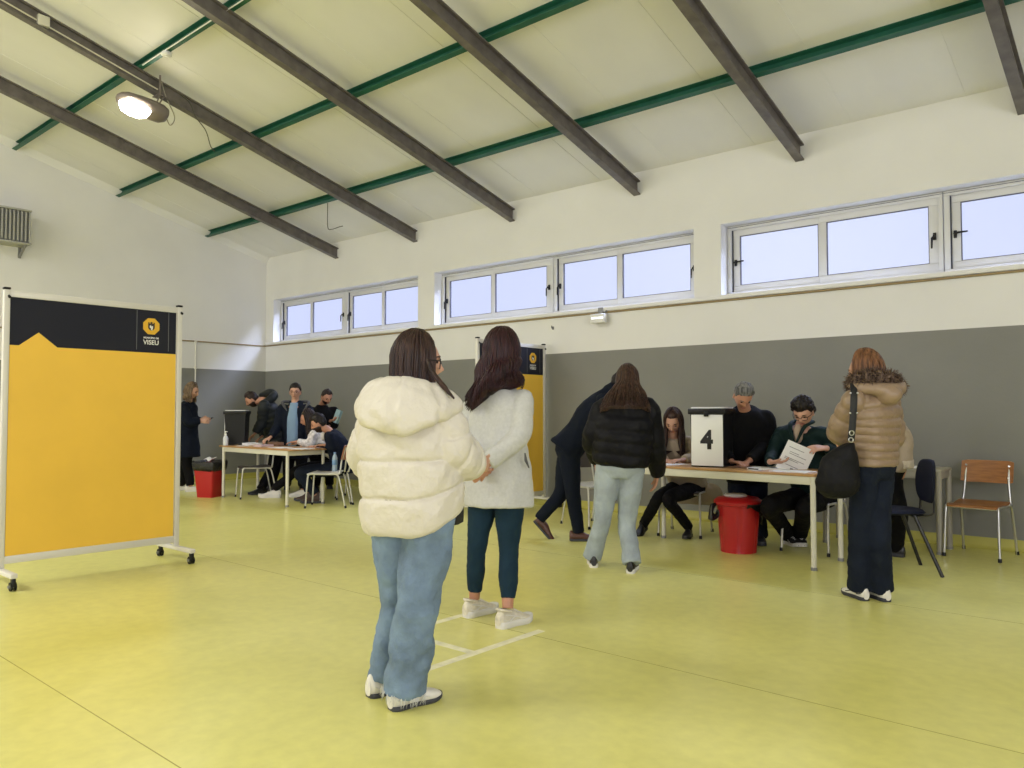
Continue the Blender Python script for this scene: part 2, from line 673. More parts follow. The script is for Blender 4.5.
# ------------------------------------------------------------------ floodlight, cables, boxes on the steel
by = lambda y: 3.81 + SL * y
M['lamp_glow'] = mat('lit_lamp_glass', (1, 0.95, 0.85), 0.3, emit=(1.0, 0.90, 0.74), estr=40.0)
M['lamp_body'] = mat('grey_lamp_housing', (0.20, 0.17, 0.155), 0.45, 0.2)
lt = thing('floodlight', 'lit grey floodlight hanging from the second roof beam', 'lamp', (4.14, 3.98, by(3.98) - 0.14))
P0 = V((4.10, 3.84, by(3.84) - 0.15))
ax = V((-0.05, 1.0, 0.12)).normalized()
dn = (V((0.25, 0.12, -1)) - ax * V((0.25, 0.12, -1)).dot(ax)).normalized()
sd = ax.cross(dn)
hs = MB()
rings = []
for t_, hw, hu, hd in ((0, .04, .03, .03), (.02, .09, .06, .08), (.08, .12, .085, .115), (.18, .135, .09, .115), (.34, .14, .08, .07), (.48, .125, .065, .06), (.54, .09, .045, .045), (.57, .03, .02, .02)):
    rings.append([P0 + ax * t_ + sd * (hw * math.cos(a)) - dn * ((hu if math.sin(a) > 0 else hd) * math.sin(a)) for a in [2 * PI * j / 20 for j in range(20)]])
hs.loft(rings)
hs.build('housing', M['lamp_body'], lt, ang=60)
ln = MB()
rings = []
for t_, hw, hd in ((.20, .02, .060), (.22, .08, .085), (.28, .112, .10), (.38, .122, .10), (.48, .10, .088), (.535, .03, .06)):
    rings.append([P0 + ax * t_ + sd * (hw * math.cos(a)) + dn * (hd + 0.018 * math.sin(a)) for a in [2 * PI * j / 16 for j in range(16)]])
ln.loft(rings)
ln.build('lens', M['lamp_glow'], lt, ang=60)
bk = MB()
for s in (-1, 1):
    bk.tube([P0 + ax * 0.16 + sd * 0.10 * s, P0 + ax * 0.10 + sd * 0.115 * s - dn * 0.14, V((4.14 + 0.05 * s, 3.98, by(3.98) - 0.01))], 0.014, 6, flat=0.5)
bk.box((4.07, 3.95, by(3.98) - 0.014), (4.21, 4.01, by(3.98) - 0.002), bev=0.003)
bk.box((4.19, 3.97, by(3.98) - 0.01), (4.205, 3.99, by(3.98) + 0.22), bev=0.003)
bk.build('bracket', M['lamp_body'], lt)
cb = MB()
cb.tube(spline([P0 + ax * 0.03, P0 - ax * 0.03 - ZUP * 0.10, P0 - ax * 0.08 + ZUP * 0.02, V((4.17, 3.90, by(3.9) + 0.03)), V((4.19, 3.96, by(3.96) + 0.16))], 6), 0.006, 6)
cb.build('cord', M['cable'], lt)

o = MB().tube(spline([V((4.15, 3.72, by(3.72) + 0.16)), V((4.19, 3.62, by(3.62) + 0.1)), V((4.19, 3.55, by(3.55) - 0.02)), V((4.19, 3.42, by(3.42) - 0.12)), V((4.2, 3.36, by(3.36) - 0.28)), V((4.2, 3.30, by(3.3) - 0.32))], 6), 0.006, 6).build('hanging_cable', M['cable_dark'], ang=80)
tag(o, 'loose dark cable end dangling from the floodlight beam, below the lamp', 'cable', 'dangling cables')
e0 = V((3.5, 1.16, 4.23))
o = MB().tube(spline([e0 + V((0, 0, 0.06)), e0, e0 + V((0.01, 0, -0.3)), e0 + V((0.06, -0.03, -0.335)), e0 + V((0.16, -0.1, -0.30)), e0 + V((0.21, -0.12, -0.295))], 6), 0.006, 6).build('hanging_cable', M['cable_dark'], ang=80)
tag(o, 'thin hooked cable dangling from the lowest green purlin', 'cable', 'dangling cables')
jb = thing('junction_box', 'cream junction box on the floodlight beam', 'junction box', (4.19, 5.2, by(5.2) + 0.02))
MB().box((4.148, 5.13, by(5.2) + 0.02), (4.20, 5.24, by(5.2) + 0.13), bev=0.006).build('case', M['cream_metal'], jb)
MB().box((4.198, 5.135, by(5.2) + 0.025), (4.208, 5.235, by(5.2) + 0.125), bev=0.004).build('lid', M['cream_metal'], jb)
cd = MB()
cd.tube([(4.187, 7.9, by(7.9) + 0.045), (4.187, 5.25, by(5.25) + 0.045)], 0.008, 6)
cd.tube([(4.187, 5.13, by(5.13) + 0.045), (4.187, 4.0, by(4.0) + 0.045)], 0.008, 6)
o = cd.build('cable_conduit', M['cream_metal'], ang=80)
tag(o, 'thin cream conduit running along the floodlight beam', 'conduit')
zb = 3.984 + SL * 4.2
dt = thing('smoke_detector', 'round white detector on the third green purlin', 'detector', (4.82, 4.2, zb - 0.06))
dt_m = MB().lathe([(0.0, 0.0), (0.04, 0.0), (0.055, 0.015), (0.055, 0.035), (0.04, 0.055), (0.0, 0.06)], 20, (4.82, 4.2, zb - 0.062))
dt_m.build('detector_body', M['white_plastic'], dt)
MB().lathe([(0.0, 0.0), (0.018, 0.0), (0.02, 0.012), (0.0, 0.013)], 14, (4.82, 4.2, zb - 0.073)).build('sensor_cap', M['white_plastic'], dt)
cd = MB().tube([(4.3, 4.225, zb + 0.006 - 0.012), (7.0, 4.225, zb - 0.006)], 0.007, 6)
tag(cd.build('purlin_cable', M['white_plastic'], ang=80), 'white cable running along the third green purlin', 'cable')

# wall heater on the gable wall
ht = thing('wall_heater', 'grey slatted fan heater high on the gable wall', 'heater', (0, 4.3, 3.56))
h = MB()
h.box((0.02, 4.06, 3.66), (0.30, 4.72, 4.13), bev=0.01)
h.build('casing', M['grey_metal'], ht)
h = MB()
for i in range(13):
    y = 4.065 + i * 0.05
    h.box((0.295, y, 3.68), (0.345, y + 0.02, 4.11), bev=0.003)
h.build('grille', mat('grille_slats', (0.36, 0.36, 0.34), 0.5), ht)
h = MB()
for i in range(10):
    h.box((0.302, 4.06, 3.70 + i * 0.042), (0.31, 4.70, 3.712 + i * 0.042))
h.build('grille_wire', M['grey_metal'], ht)
hm = mat('heater_hood', (0.42, 0.42, 0.38), 0.5)
MB().box((0.0, 4.05, 4.12), (0.35, 4.73, 4.145), bev=0.004).build('hood', hm, ht)
MB().box((0.0, 4.05, 3.64), (0.35, 4.73, 3.66), bev=0.004).build('sill_plate', hm, ht)
h = MB()
for y in (4.10, 4.66):
    h = MB()
    h.tube([(0.01, y, 3.50), (0.27, y, 3.645)], 0.018, 8)
    h.box((0.0, y - 0.02, 3.48), (0.02, y + 0.02, 3.66), bev=0.003)
    h.build('bracket', M['grey_metal'], ht)

# emergency light on the ledge
el = thing('emergency_light', 'small white emergency light box below the second long window', 'emergency light', (7.57, 0, 2.30))
MB().box((7.47, 0.05, 2.30), (7.68, 0.13, 2.41), bev=0.008, M=None).build('lamp_case', M['white_plastic'], el)
d = MB()
for i in range(6):
    d.box((7.495 + i * 0.03, 0.129, 2.35), (7.515 + i * 0.03, 0.133, 2.37), bev=0.002)
d.build('led_row', mat('led_row', (0.95, 0.97, 1), 0.3, emit=(0.9, 0.95, 1), estr=1.5), el)
d = MB()
d.box((7.53, 0.028, 2.40), (7.60, 0.04, 2.50), bev=0.003)
d.box((7.53, 0.028, 2.405), (7.60, 0.1, 2.42), bev=0.003)
d.tube([(7.63, 0.06, 2.42), (7.65, 0.03, 2.45), (7.64, 0.015, 2.44)], 0.012, 6)
d.build('bracket', M['grey_metal'], el)
for x, z in ((6.80, 2.30), (6.84, 2.10)):
    hk = MB()
    hk.tube([(x, 0, z), (x, 0.03, z), (x, 0.035, z + 0.03)], 0.008, 6)
    hk.box((x - 0.015, 0, z - 0.02), (x + 0.015, 0.006, z + 0.02), bev=0.002)
    if z > 2.2:
        tag(hk.build('wall_hook', M['grey_metal']), 'small metal hook on the wall above the far display board', 'hook')

# worn court lines on the floor
def strip(p, q, wd, name, lab):
    p, q = V(p), V(q)
    d = (q - p).normalized()
    n = d.cross(ZUP) * (wd / 2)
    b = MB().prism([p + n, q + n, q - n, p - n], (0, 0, 0.0008))
    tag(b.build(name, M['tape']), lab, 'floor marking', 'worn floor markings')


strip((10.28, 5.75, 0), (10.28, 4.60, 0), 0.05, 'floor_line', 'longest worn white floor line, passing between the two women in pale coats')
strip((9.86, 5.14, 0), (10.255, 5.14, 0), 0.05, 'floor_line', 'short worn white floor line meeting the longest line at right angles')
strip((9.72, 5.05, 0), (9.72, 4.45, 0), 0.05, 'floor_line', 'worn white floor line under the shoes of the woman in skinny trousers')
# ------------------------------------------------------------------ furniture
M['top_wood'] = mat('beech_laminate', (0.40, 0.22, 0.085), 0.35, var=0.15, vscale=5, stretch=(1, 6, 1))
M['ply'] = mat('varnished_plywood', (0.33, 0.135, 0.04), 0.35, var=0.22, vscale=7, stretch=(1.2, 1.2, 9))
M['ply_red'] = mat('reddish_plywood', (0.30, 0.12, 0.06), 0.4, var=0.2, vscale=7, stretch=(1.2, 1.2, 9))
M['seat_grey'] = mat('seat_reflection_grey', (0.50, 0.49, 0.45), 0.35)  # pale grey puts the reflection on the seat top into its colour
M['seat_dark'] = mat('dark_seat', (0.05, 0.04, 0.035), 0.5)
M['tube'] = mat('cream_tube', (0.56, 0.55, 0.49), 0.3, 0.3)
M['tube_black'] = mat('black_tube', (0.012, 0.012, 0.014), 0.35)
M['navy_pad'] = mat('navy_upholstery', (0.007, 0.009, 0.022), 0.8, spec=0.2, bump=0.2, bscale=120)
M['red'] = mat('red_plastic', (0.42, 0.010, 0.014), 0.38)
M['bag'] = mat('black_bin_bag', (0.008, 0.008, 0.009), 0.35, bump=0.8, bscale=22, bdist=0.02)


def table(name, lab, FR, ang, L, D, H=0.735, top='top_wood', metal='cream_metal', leg_r=0.021, lab_group=None, cat_='table', over=0.0):
    FR = V((FR[0], FR[1], 0))
    a = rad(ang)
    X = V((math.cos(a), math.sin(a), 0))        # towards the right end of the table
    Y = V((-math.sin(a), math.cos(a), 0))       # towards its front
    Cc = FR - X * (L / 2) - Y * (D / 2)
    root = thing(name, lab, cat_, Cc, 0, lab_group)
    T = frame(Cc, X, Y, ZUP)
    hx, hy = L / 2 + leg_r, D / 2 + leg_r
    MB().box((-hx - over, -hy, H - 0.022), (hx + over, hy, H), bev=0.004, M=T).build('tabletop', M[top], root)
    f = MB()
    for s in (-1, 1):
        f.box((-hx + 0.02, s * (hy - 0.022) - 0.012, H - 0.085), (hx - 0.02, s * (hy - 0.022) + 0.012, H - 0.022), bev=0.003, M=T)
        f.box((s * (hx - 0.022) - 0.012, -hy + 0.02, H - 0.085), (s * (hx - 0.022) + 0.012, hy - 0.02, H - 0.022), bev=0.003, M=T)
    f.build('apron', M[metal], root)
    for sx in (-1, 1):
        for sy in (-1, 1):
            p = Cc + X * (sx * L / 2) + Y * (sy * D / 2)
            lg = MB().tube([p + ZUP * 0.02, p + ZUP * (H - 0.022)], leg_r, 14).build('leg', M[metal], root)
            MB().tube([p, p + ZUP * 0.025], leg_r + 0.003, 14).build('foot_cap', M['grey_metal'], lg)
    return root, Cc, X, Y


T4, T4C, T4X, T4Y = table('polling_table', 'long wooden polling table with white legs under the ballot box numbered 4', (10.835, 1.968), 3, 1.68, 0.53)
T1, T1C, T1X, T1Y = table('polling_table', 'long wooden polling table with white legs in the far corner, beside the plain red bin', (4.332, 2.340), 2, 1.68, 0.53, over=0.085)
M['grey_top'] = mat('pale_grey_top', (0.36, 0.34, 0.28), 0.5)
M['grey_leg'] = mat('greyish_legs', (0.33, 0.31, 0.26), 0.5)
TS, TSC, TSX, TSY = table('side_table', 'small grey side table against the wall beside the wooden chair', (11.405, 0.60), 0, 0.95, 0.36, 0.72, 'grey_top', 'grey_leg', 0.024)


def school_chair(name, lab, loc, psi, seat_m, back_m, tube_m, group=None, kind='wood'):
    """loc: middle of the four feet; psi: heading the sitter would face"""
    root = thing(name, lab, 'chair', loc, 0, group)
    T = frame(V(loc), rightof(psi), heading(psi), ZUP)
    P = lambda x, y, z: T @ V((x, y, z))
    r = 0.0105
    w = 0.19
    st = MB()
    rows = []
    for i in range(9):
        t = i / 8
        y = 0.20 - 0.40 * t
        z = 0.445 - 0.018 * math.sin(PI * min(1, t * 1.15)) - (0.02 * (1 - t / 0.15) ** 2 if t < 0.15 else 0)
        rows.append((y, z))
    ring = []
    for y, z in rows:
        hw = 0.195 - 0.012 * (abs(y) > 0.17)
        ring.append([P(-hw, y, z - 0.008), P(hw, y, z - 0.008), P(hw, y, z + 0.006), P(-hw, y, z + 0.006)])
    st.loft(ring)
    st.build('seat', seat_m, root, ang=35)
    bk = MB()
    ring = []
    for i in range(11):
        t = i / 10 * 2 - 1
        x = 0.20 * t
        dy = -0.03 * (1 - t * t)
        zz0, zz1 = (0.60, 0.79) if abs(t) < 0.95 else (0.61, 0.78)
        yb = -0.225
        ring.append([P(x, yb + dy, zz0), P(x, yb + dy - 0.010, zz0), P(x, yb + dy - 0.055, zz1), P(x, yb + dy - 0.043, zz1)])
    bk.loft(ring)
    bo = bk.build('backrest', back_m, root, ang=35)
    for sx in (-0.165, 0.165):
        for z in (0.645, 0.745):
            yy = -0.225 - 0.03 * (1 - (sx / 0.2) ** 2) - 0.045 * (z - 0.6) / 0.19
            MB().disc(P(sx, yy, z), T.to_3x3() @ V((0, 1, 0.2)), 0.009, 0.008, 10).build('rivet', M['chrome'], bo)
    for s in (-1, 1):
        # one bent tube: rear leg, side rail, back upright
        fl_ = MB().tube(spline([P(s * 0.205, 0.21, 0.0), P(s * 0.195, 0.185, 0.38), P(s * 0.19, 0.16, 0.428)], 5), r, 8).build('leg', tube_m, root, ang=60)
        MB().tube([P(s * 0.206, 0.213, 0.0), P(s * 0.2055, 0.21, 0.03)], r + 0.004, 8).build('foot_cap', M['black_plastic'], fl_)
        rl = MB().tube(spline([P(s * 0.205, -0.29, 0.0), P(s * 0.195, -0.21, 0.36), P(s * 0.19, -0.17, 0.42), P(s * 0.19, -0.12, 0.428)], 5), r, 8).build('leg', tube_m, root, ang=60)
        MB().tube([P(s * 0.2055, -0.294, 0.0), P(s * 0.205, -0.288, 0.03)], r + 0.004, 8).build('foot_cap', M['black_plastic'], rl)
        MB().tube(spline([P(s * 0.19, 0.16, 0.428), P(s * 0.19, -0.17, 0.425), P(s * 0.18, -0.215, 0.46), P(s * 0.168, -0.235, 0.60), P(s * 0.165, -0.285, 0.76)], 6), r, 8).build('back_upright', tube_m, root, ang=60)
    MB().tube([P(-0.193, 0.175, 0.415), P(0.193, 0.175, 0.415)], r * 0.8, 8).build('stretcher', tube_m, root, ang=60)
    MB().tube([P(-0.19, -0.17, 0.415), P(0.19, -0.17, 0.415)], r * 0.8, 8).build('stretcher', tube_m, root, ang=60)
    return root


def facing(v):
    """psi whose heading is the horizontal vector v"""
    return math.degrees(math.atan2(v.dot(RGT), v.dot(FWD0)))


school_chair('wooden_chair', 'empty wooden chair with steel legs standing against the grey wall', (11.67, 0.45, 0), facing(V((-0.10, 1, 0))), M['ply'], M['ply'], M['chrome'])
school_chair('wooden_chair', 'cream-framed chair with a water bottle on its seat', (4.63, 1.97, 0), facing(V((-0.66, 0.62, 0))), M['seat_grey'], M['ply_red'], M['tube'])
school_chair('wooden_chair', 'dark-seated steel chair tucked under the far table near the plain red bin', (2.98, 2.00, 0), facing(V((-0.38, 1, 0))), M['seat_dark'], M['seat_dark'], M['tube'])
school_chair('wooden_chair', 'steel-legged chair half hidden behind the man in the navy suit', (8.20, 1.12, 0), facing(V((0.9, 0.3, 0))), M['seat_grey'], M['seat_dark'], M['tube'])
school_chair('wooden_chair', 'steel-legged chair under the young woman in the beige coat', (9.23, 1.02, 0), facing(V((0.25, 1, 0))), M['seat_dark'], M['ply'], M['tube'])
school_chair('wooden_chair', 'steel-legged chair under the young man holding the form', (10.53, 1.10, 0), facing(V((-0.05, 1, 0))), M['seat_dark'], M['ply'], M['tube'])
school_chair('wooden_chair', 'chair under the bearded seated man at the far table', (4.42, 1.55, 0), facing(V((-0.9, 0.35, 0))), M['seat_dark'], M['ply_red'], M['tube'])
school_chair('wooden_chair', 'chair under the dark-haired seated woman at the far table', (4.05, 1.05, 0), facing(V((-0.8, 0.55, 0))), M['seat_dark'], M['ply_red'], M['tube'])

# black upholstered chair
bc_loc, bc_psi = V((11.275, 1.543, 0)), -80
bc = thing('office_chair', 'black chair with a rounded navy padded back and splayed black legs', 'chair', bc_loc)
T = frame(bc_loc, rightof(bc_psi), heading(bc_psi), ZUP)
P = lambda x, y, z: T @ V((x, y, z))
rings = []
for t in [i / 10 for i in range(11)]:
    a = t * PI
    k = max(0.15, math.sin(a) ** 0.5)
    y = 0.22 * math.cos(a)
    rings.append([P(0.225 * k * math.cos(b), y, 0.455 + 0.03 * math.sin(b) * k) for b in [2 * PI * j / 16 for j in range(16)]])
MB().loft(rings).build('seat', M['navy_pad'], bc, ang=70)
rings = []
for t in [i / 12 for i in range(13)]:
    a = t * PI
    k = max(0.12, math.sin(a) ** 0.42)
    z = 0.685 - 0.165 * math.cos(a)
    rings.append([P(0.205 * k * math.cos(b), -0.235 - 0.05 * (z - 0.52) - 0.03 * (1 - (k * math.cos(b)) ** 2) + 0.024 * math.sin(b) * k, z) for b in [2 * PI * j / 20 for j in range(20)]])
MB().loft(rings).build('backrest', M['navy_pad'], bc, ang=70)
for s in (-1, 1):
    MB().tube(spline([P(s * 0.13, -0.12, 0.43), P(s * 0.15, -0.24, 0.445), P(s * 0.15, -0.26, 0.50), P(s * 0.14, -0.25, 0.62)], 5), 0.013, 8, flat=0.6).build('back_bracket', M['tube_black'], bc, ang=60)
    for (y0, y1) in ((0.14, 0.25), (-0.12, -0.28)):
        lg = MB().tube([P(s * 0.16, y0, 0.435), P(s * 0.235, y1, 0.0)], 0.0135, 10).build('leg', M['tube_black'], bc, ang=60)
for y in (0.14, -0.12):
    MB().tube([P(-0.165, y, 0.43), P(0.165, y, 0.43)], 0.012, 8).build('stretcher', M['tube_black'], bc, ang=60)


def on_table(px, y0, far=False, z=0.735):
    """point on a table top: seen in the photo's column px, y0 metres from the table's middle line towards its front"""
    c_, yv = (T1C, T1Y) if far else (T4C, T4Y)
    d = ray(px, 412)
    t_ = (y0 - (CAM - c_).dot(yv)) / d.dot(yv)
    q = CAM + d * t_
    return V((q.x, q.y, z))


# ------------------------------------------------------------------ ballot boxes
def ballot_box(lab, corner, dirx, number, z=0.735, w=0.285, d=0.30, h=0.455):
    """corner: front near-left corner seen from the sheet side; dirx: along the sheet, left to right"""
    dx = V(dirx).normalized()
    dy = dx.cross(ZUP)             # into the box, away from the sheet
    o = V((corner[0], corner[1], z))
    root = thing('ballot_box', lab, 'ballot box', o)
    T = frame(o, dx, dy, ZUP)
    b = MB()
    # slightly tapered body
    rings = []
    for zz, e in ((0.0, 0.0), (0.012, 0.0), (0.02, 0.006), (h - 0.005, -0.004), (h, -0.004)):
        rings.append([T @ V(p) for p in ((e, e, zz), (w - e, e, zz), (w - e, d - e, zz), (e, d - e, zz))])
    b.loft(rings)
    b.build('body', M['black_plastic'], root, ang=30)
    l = MB()
    l.box((-0.022, -0.022, h), (w + 0.022, d + 0.022, h + 0.05), bev=0.008, M=T)
    for x in (w / 2,):
        l.box((x - 0.02, -0.028, h - 0.02), (x + 0.02, -0.012, h + 0.02), bev=0.004, M=T)
    lo = l.build('lid', M['black_plastic'], root, ang=30)
    MB().box((0.0, 0.0, h + 0.05), (w, d, h + 0.062), bev=0.004, M=T).build('lid_sheet', M['white_plastic'], lo)
    MB().box((w * 0.2, d * 0.48, h + 0.0615), (w * 0.8, d * 0.52, h + 0.0635), M=T).build('slot', M['black_matte'], lo)
    s = MB().box((0.004, -0.006, 0.012), (w - 0.004, 0.004, h - 0.004), bev=0.002, M=T).build('number_sheet', M['paper'], root)
    if number:
        tm = frame(T @ V((w * 0.5, -0.0075, h * 0.50)), dx, ZUP, -dy)
        text('numeral', number, 0.22, tm, M['ink'], s, 0.0012, 0.008, sx=0.95)
    return root


bdir = (RGT * 1250 - FWD0 * 780).normalized()
ballot_box('black ballot box with a white front sheet reading 4', on_table(690.8, 0.20), bdir, '4')
d1 = -heading(0)
ballot_box('plain black ballot box on the far table, its white sheet turned aside', on_table(225.0, 0.21, True) + (FWD0 * 0.96 - RGT * 0.12).normalized() * 0.285, (FWD0 * -0.96 + RGT * 0.12), None, h=0.44, d=0.28)

# ------------------------------------------------------------------ bins
def ribbed_bin():
    base = V((10.04, 1.56, 0))
    root = thing('waste_bin', 'round red bin with a black bag under the ballot box table', 'bin', base)
    rings = []
    prof = [(0.0, 0.148), (0.02, 0.152), (0.40, 0.182), (0.42, 0.190)]
    n = 72
    zz = [0.0, 0.015, 0.10, 0.2, 0.3, 0.395, 0.41]
    for z in zz:
        r0 = 0.150 + 0.033 * z / 0.41
        ring = []
        for j in range(n):
            a = 2 * PI * j / n
            rib = 0.007 if (j % 12) in (0, 1) and 0.01 < z < 0.4 else 0.0
            ring.append(base + V(((r0 - rib) * math.cos(a), (r0 - rib) * math.sin(a), z)))
        rings.append(ring)
    MB().loft(rings).build('tub', M['red'], root, ang=30)
    MB().lathe([(0.188, 0.405), (0.205, 0.41), (0.208, 0.435), (0.195, 0.450), (0.17, 0.468), (0.10, 0.482), (0.0, 0.485)], 40, base).build('lid', M['red'], root, ang=40)
    MB().lathe([(0.0, 0.474), (0.09, 0.476), (0.10, 0.488), (0.085, 0.500), (0.0, 0.502)], 30, base + RGT * -0.03 + FWD0 * -0.03).build('lid_disc', M['white_plastic'], root, ang=50)
    b = MB()
    lp = base + RGT * -0.215 - FWD0 * 0.02
    for k in range(3):
        b.tube(spline([lp + ZUP * 0.42 + RGT * 0.03, lp + ZUP * (0.40 - 0.02 * k) - RGT * 0.02, lp + ZUP * (0.33 - 0.02 * k) - RGT * (0.02 + 0.01 * k) - FWD0 * 0.02 * k, lp + ZUP * 0.31 + RGT * 0.02, lp + ZUP * 0.36 + RGT * 0.035], 5), [0.012 + 0.02 * math.sin(PI * i / 20) for i in range(21)], 8, flat=0.5)
    rings = []
    for i in range(13):
        a = rad(-35 + i * 10)
        dirv = RGT * math.cos(a) - FWD0 * math.sin(a) * 1.0
        drop = 0.02 + 0.15 * max(0, 1 - abs(i - 4) / 6) + 0.012 * math.sin(i * 2.1)
        r1 = 0.205
        rings.append([base + dirv * r1 + ZUP * 0.425, base + dirv * (r1 + 0.012) + ZUP * 0.42, base + dirv * (r1 - 0.002) + ZUP * (0.41 - drop), base + dirv * (r1 - 0.012) + ZUP * (0.41 - drop)])
    b.loft(rings)
    b.build('bin_bag', M['bag'], root, ang=60)
    return root


ribbed_bin()


def square_bin():
    base = V((2.435, 2.37, 0))
    root = thing('waste_bin', 'plain square red bin with a black bag at the end of the far table', 'bin', base)
    X, Y = rightof(14), heading(14)

    def ring(hw, z, n=6, jit=0.0, sag=0.0):
        out = []
        for (sx, sy) in ((-1, -1), (1, -1), (1, 1), (-1, 1)):
            for k in range(n):
                a = rad((225, 315, 45, 135)[((-1, -1), (1, -1), (1, 1), (-1, 1)).index((sx, sy))] - 45 + 90 * k / (n - 1))
                c_ = hw - 0.03
                zz = z + (random.uniform(-jit, jit) if jit else 0)
                out.append(base + X * (sx * c_ + 0.03 * math.cos(a)) + Y * (sy * c_ + 0.03 * math.sin(a)) + ZUP * zz)
        return out
    MB().loft([ring(0.125, 0), ring(0.128, 0.01), ring(0.165, 0.47), ring(0.172, 0.475), ring(0.172, 0.49)]).build('tub', M['red'], root, ang=40)
    b = MB()
    b.loft([ring(0.163, 0.39, jit=0.025), ring(0.172, 0.41, jit=0.01), ring(0.180, 0.47, jit=0.008), ring(0.180, 0.50, jit=0.01), ring(0.165, 0.515, jit=0.012), ring(0.13, 0.48), ring(0.06, 0.46)])
    b.build('bin_bag', M['bag'], root, ang=80)
    p = MB()
    rings = []
    for i in range(7):
        x = -0.07 + 0.15 * i / 6
        z = 0.525 + 0.02 * math.sin(i * 1.4)
        rings.append([base + X * x + Y * -0.05 + ZUP * z, base + X * x + Y * 0.05 + ZUP * (z + 0.02), base + X * x + Y * 0.05 + ZUP * (z + 0.024), base + X * x + Y * -0.05 + ZUP * (z + 0.004)])
    p.loft(rings)
    o = p.build('paper_scrap', M['paper'], None, ang=60)
    tag(o, 'crumpled white paper lying on the square red bin', 'paper')


square_bin()

# ------------------------------------------------------------------ display boards
M['yellow'] = mat('amber_yellow_board', (0.86, 0.53, 0.06), 0.55, var=0.04, vscale=2)
M['navy_board'] = mat('blue_black_board', (0.017, 0.018, 0.029), 0.6, spec=0.2)
M['line_grey'] = mat('thin_grey_line', (0.16, 0.16, 0.17), 0.6)
M['emblem'] = mat('emblem_yellow', (0.80, 0.46, 0.03), 0.5)
M['emblem_dark'] = mat('emblem_black', (0.03, 0.016, 0.014), 0.5)
M['board_white'] = mat('board_white', (0.85, 0.85, 0.83), 0.5)
M['frame_al'] = mat('white_aluminium_frame', (0.66, 0.64, 0.60), 0.35)


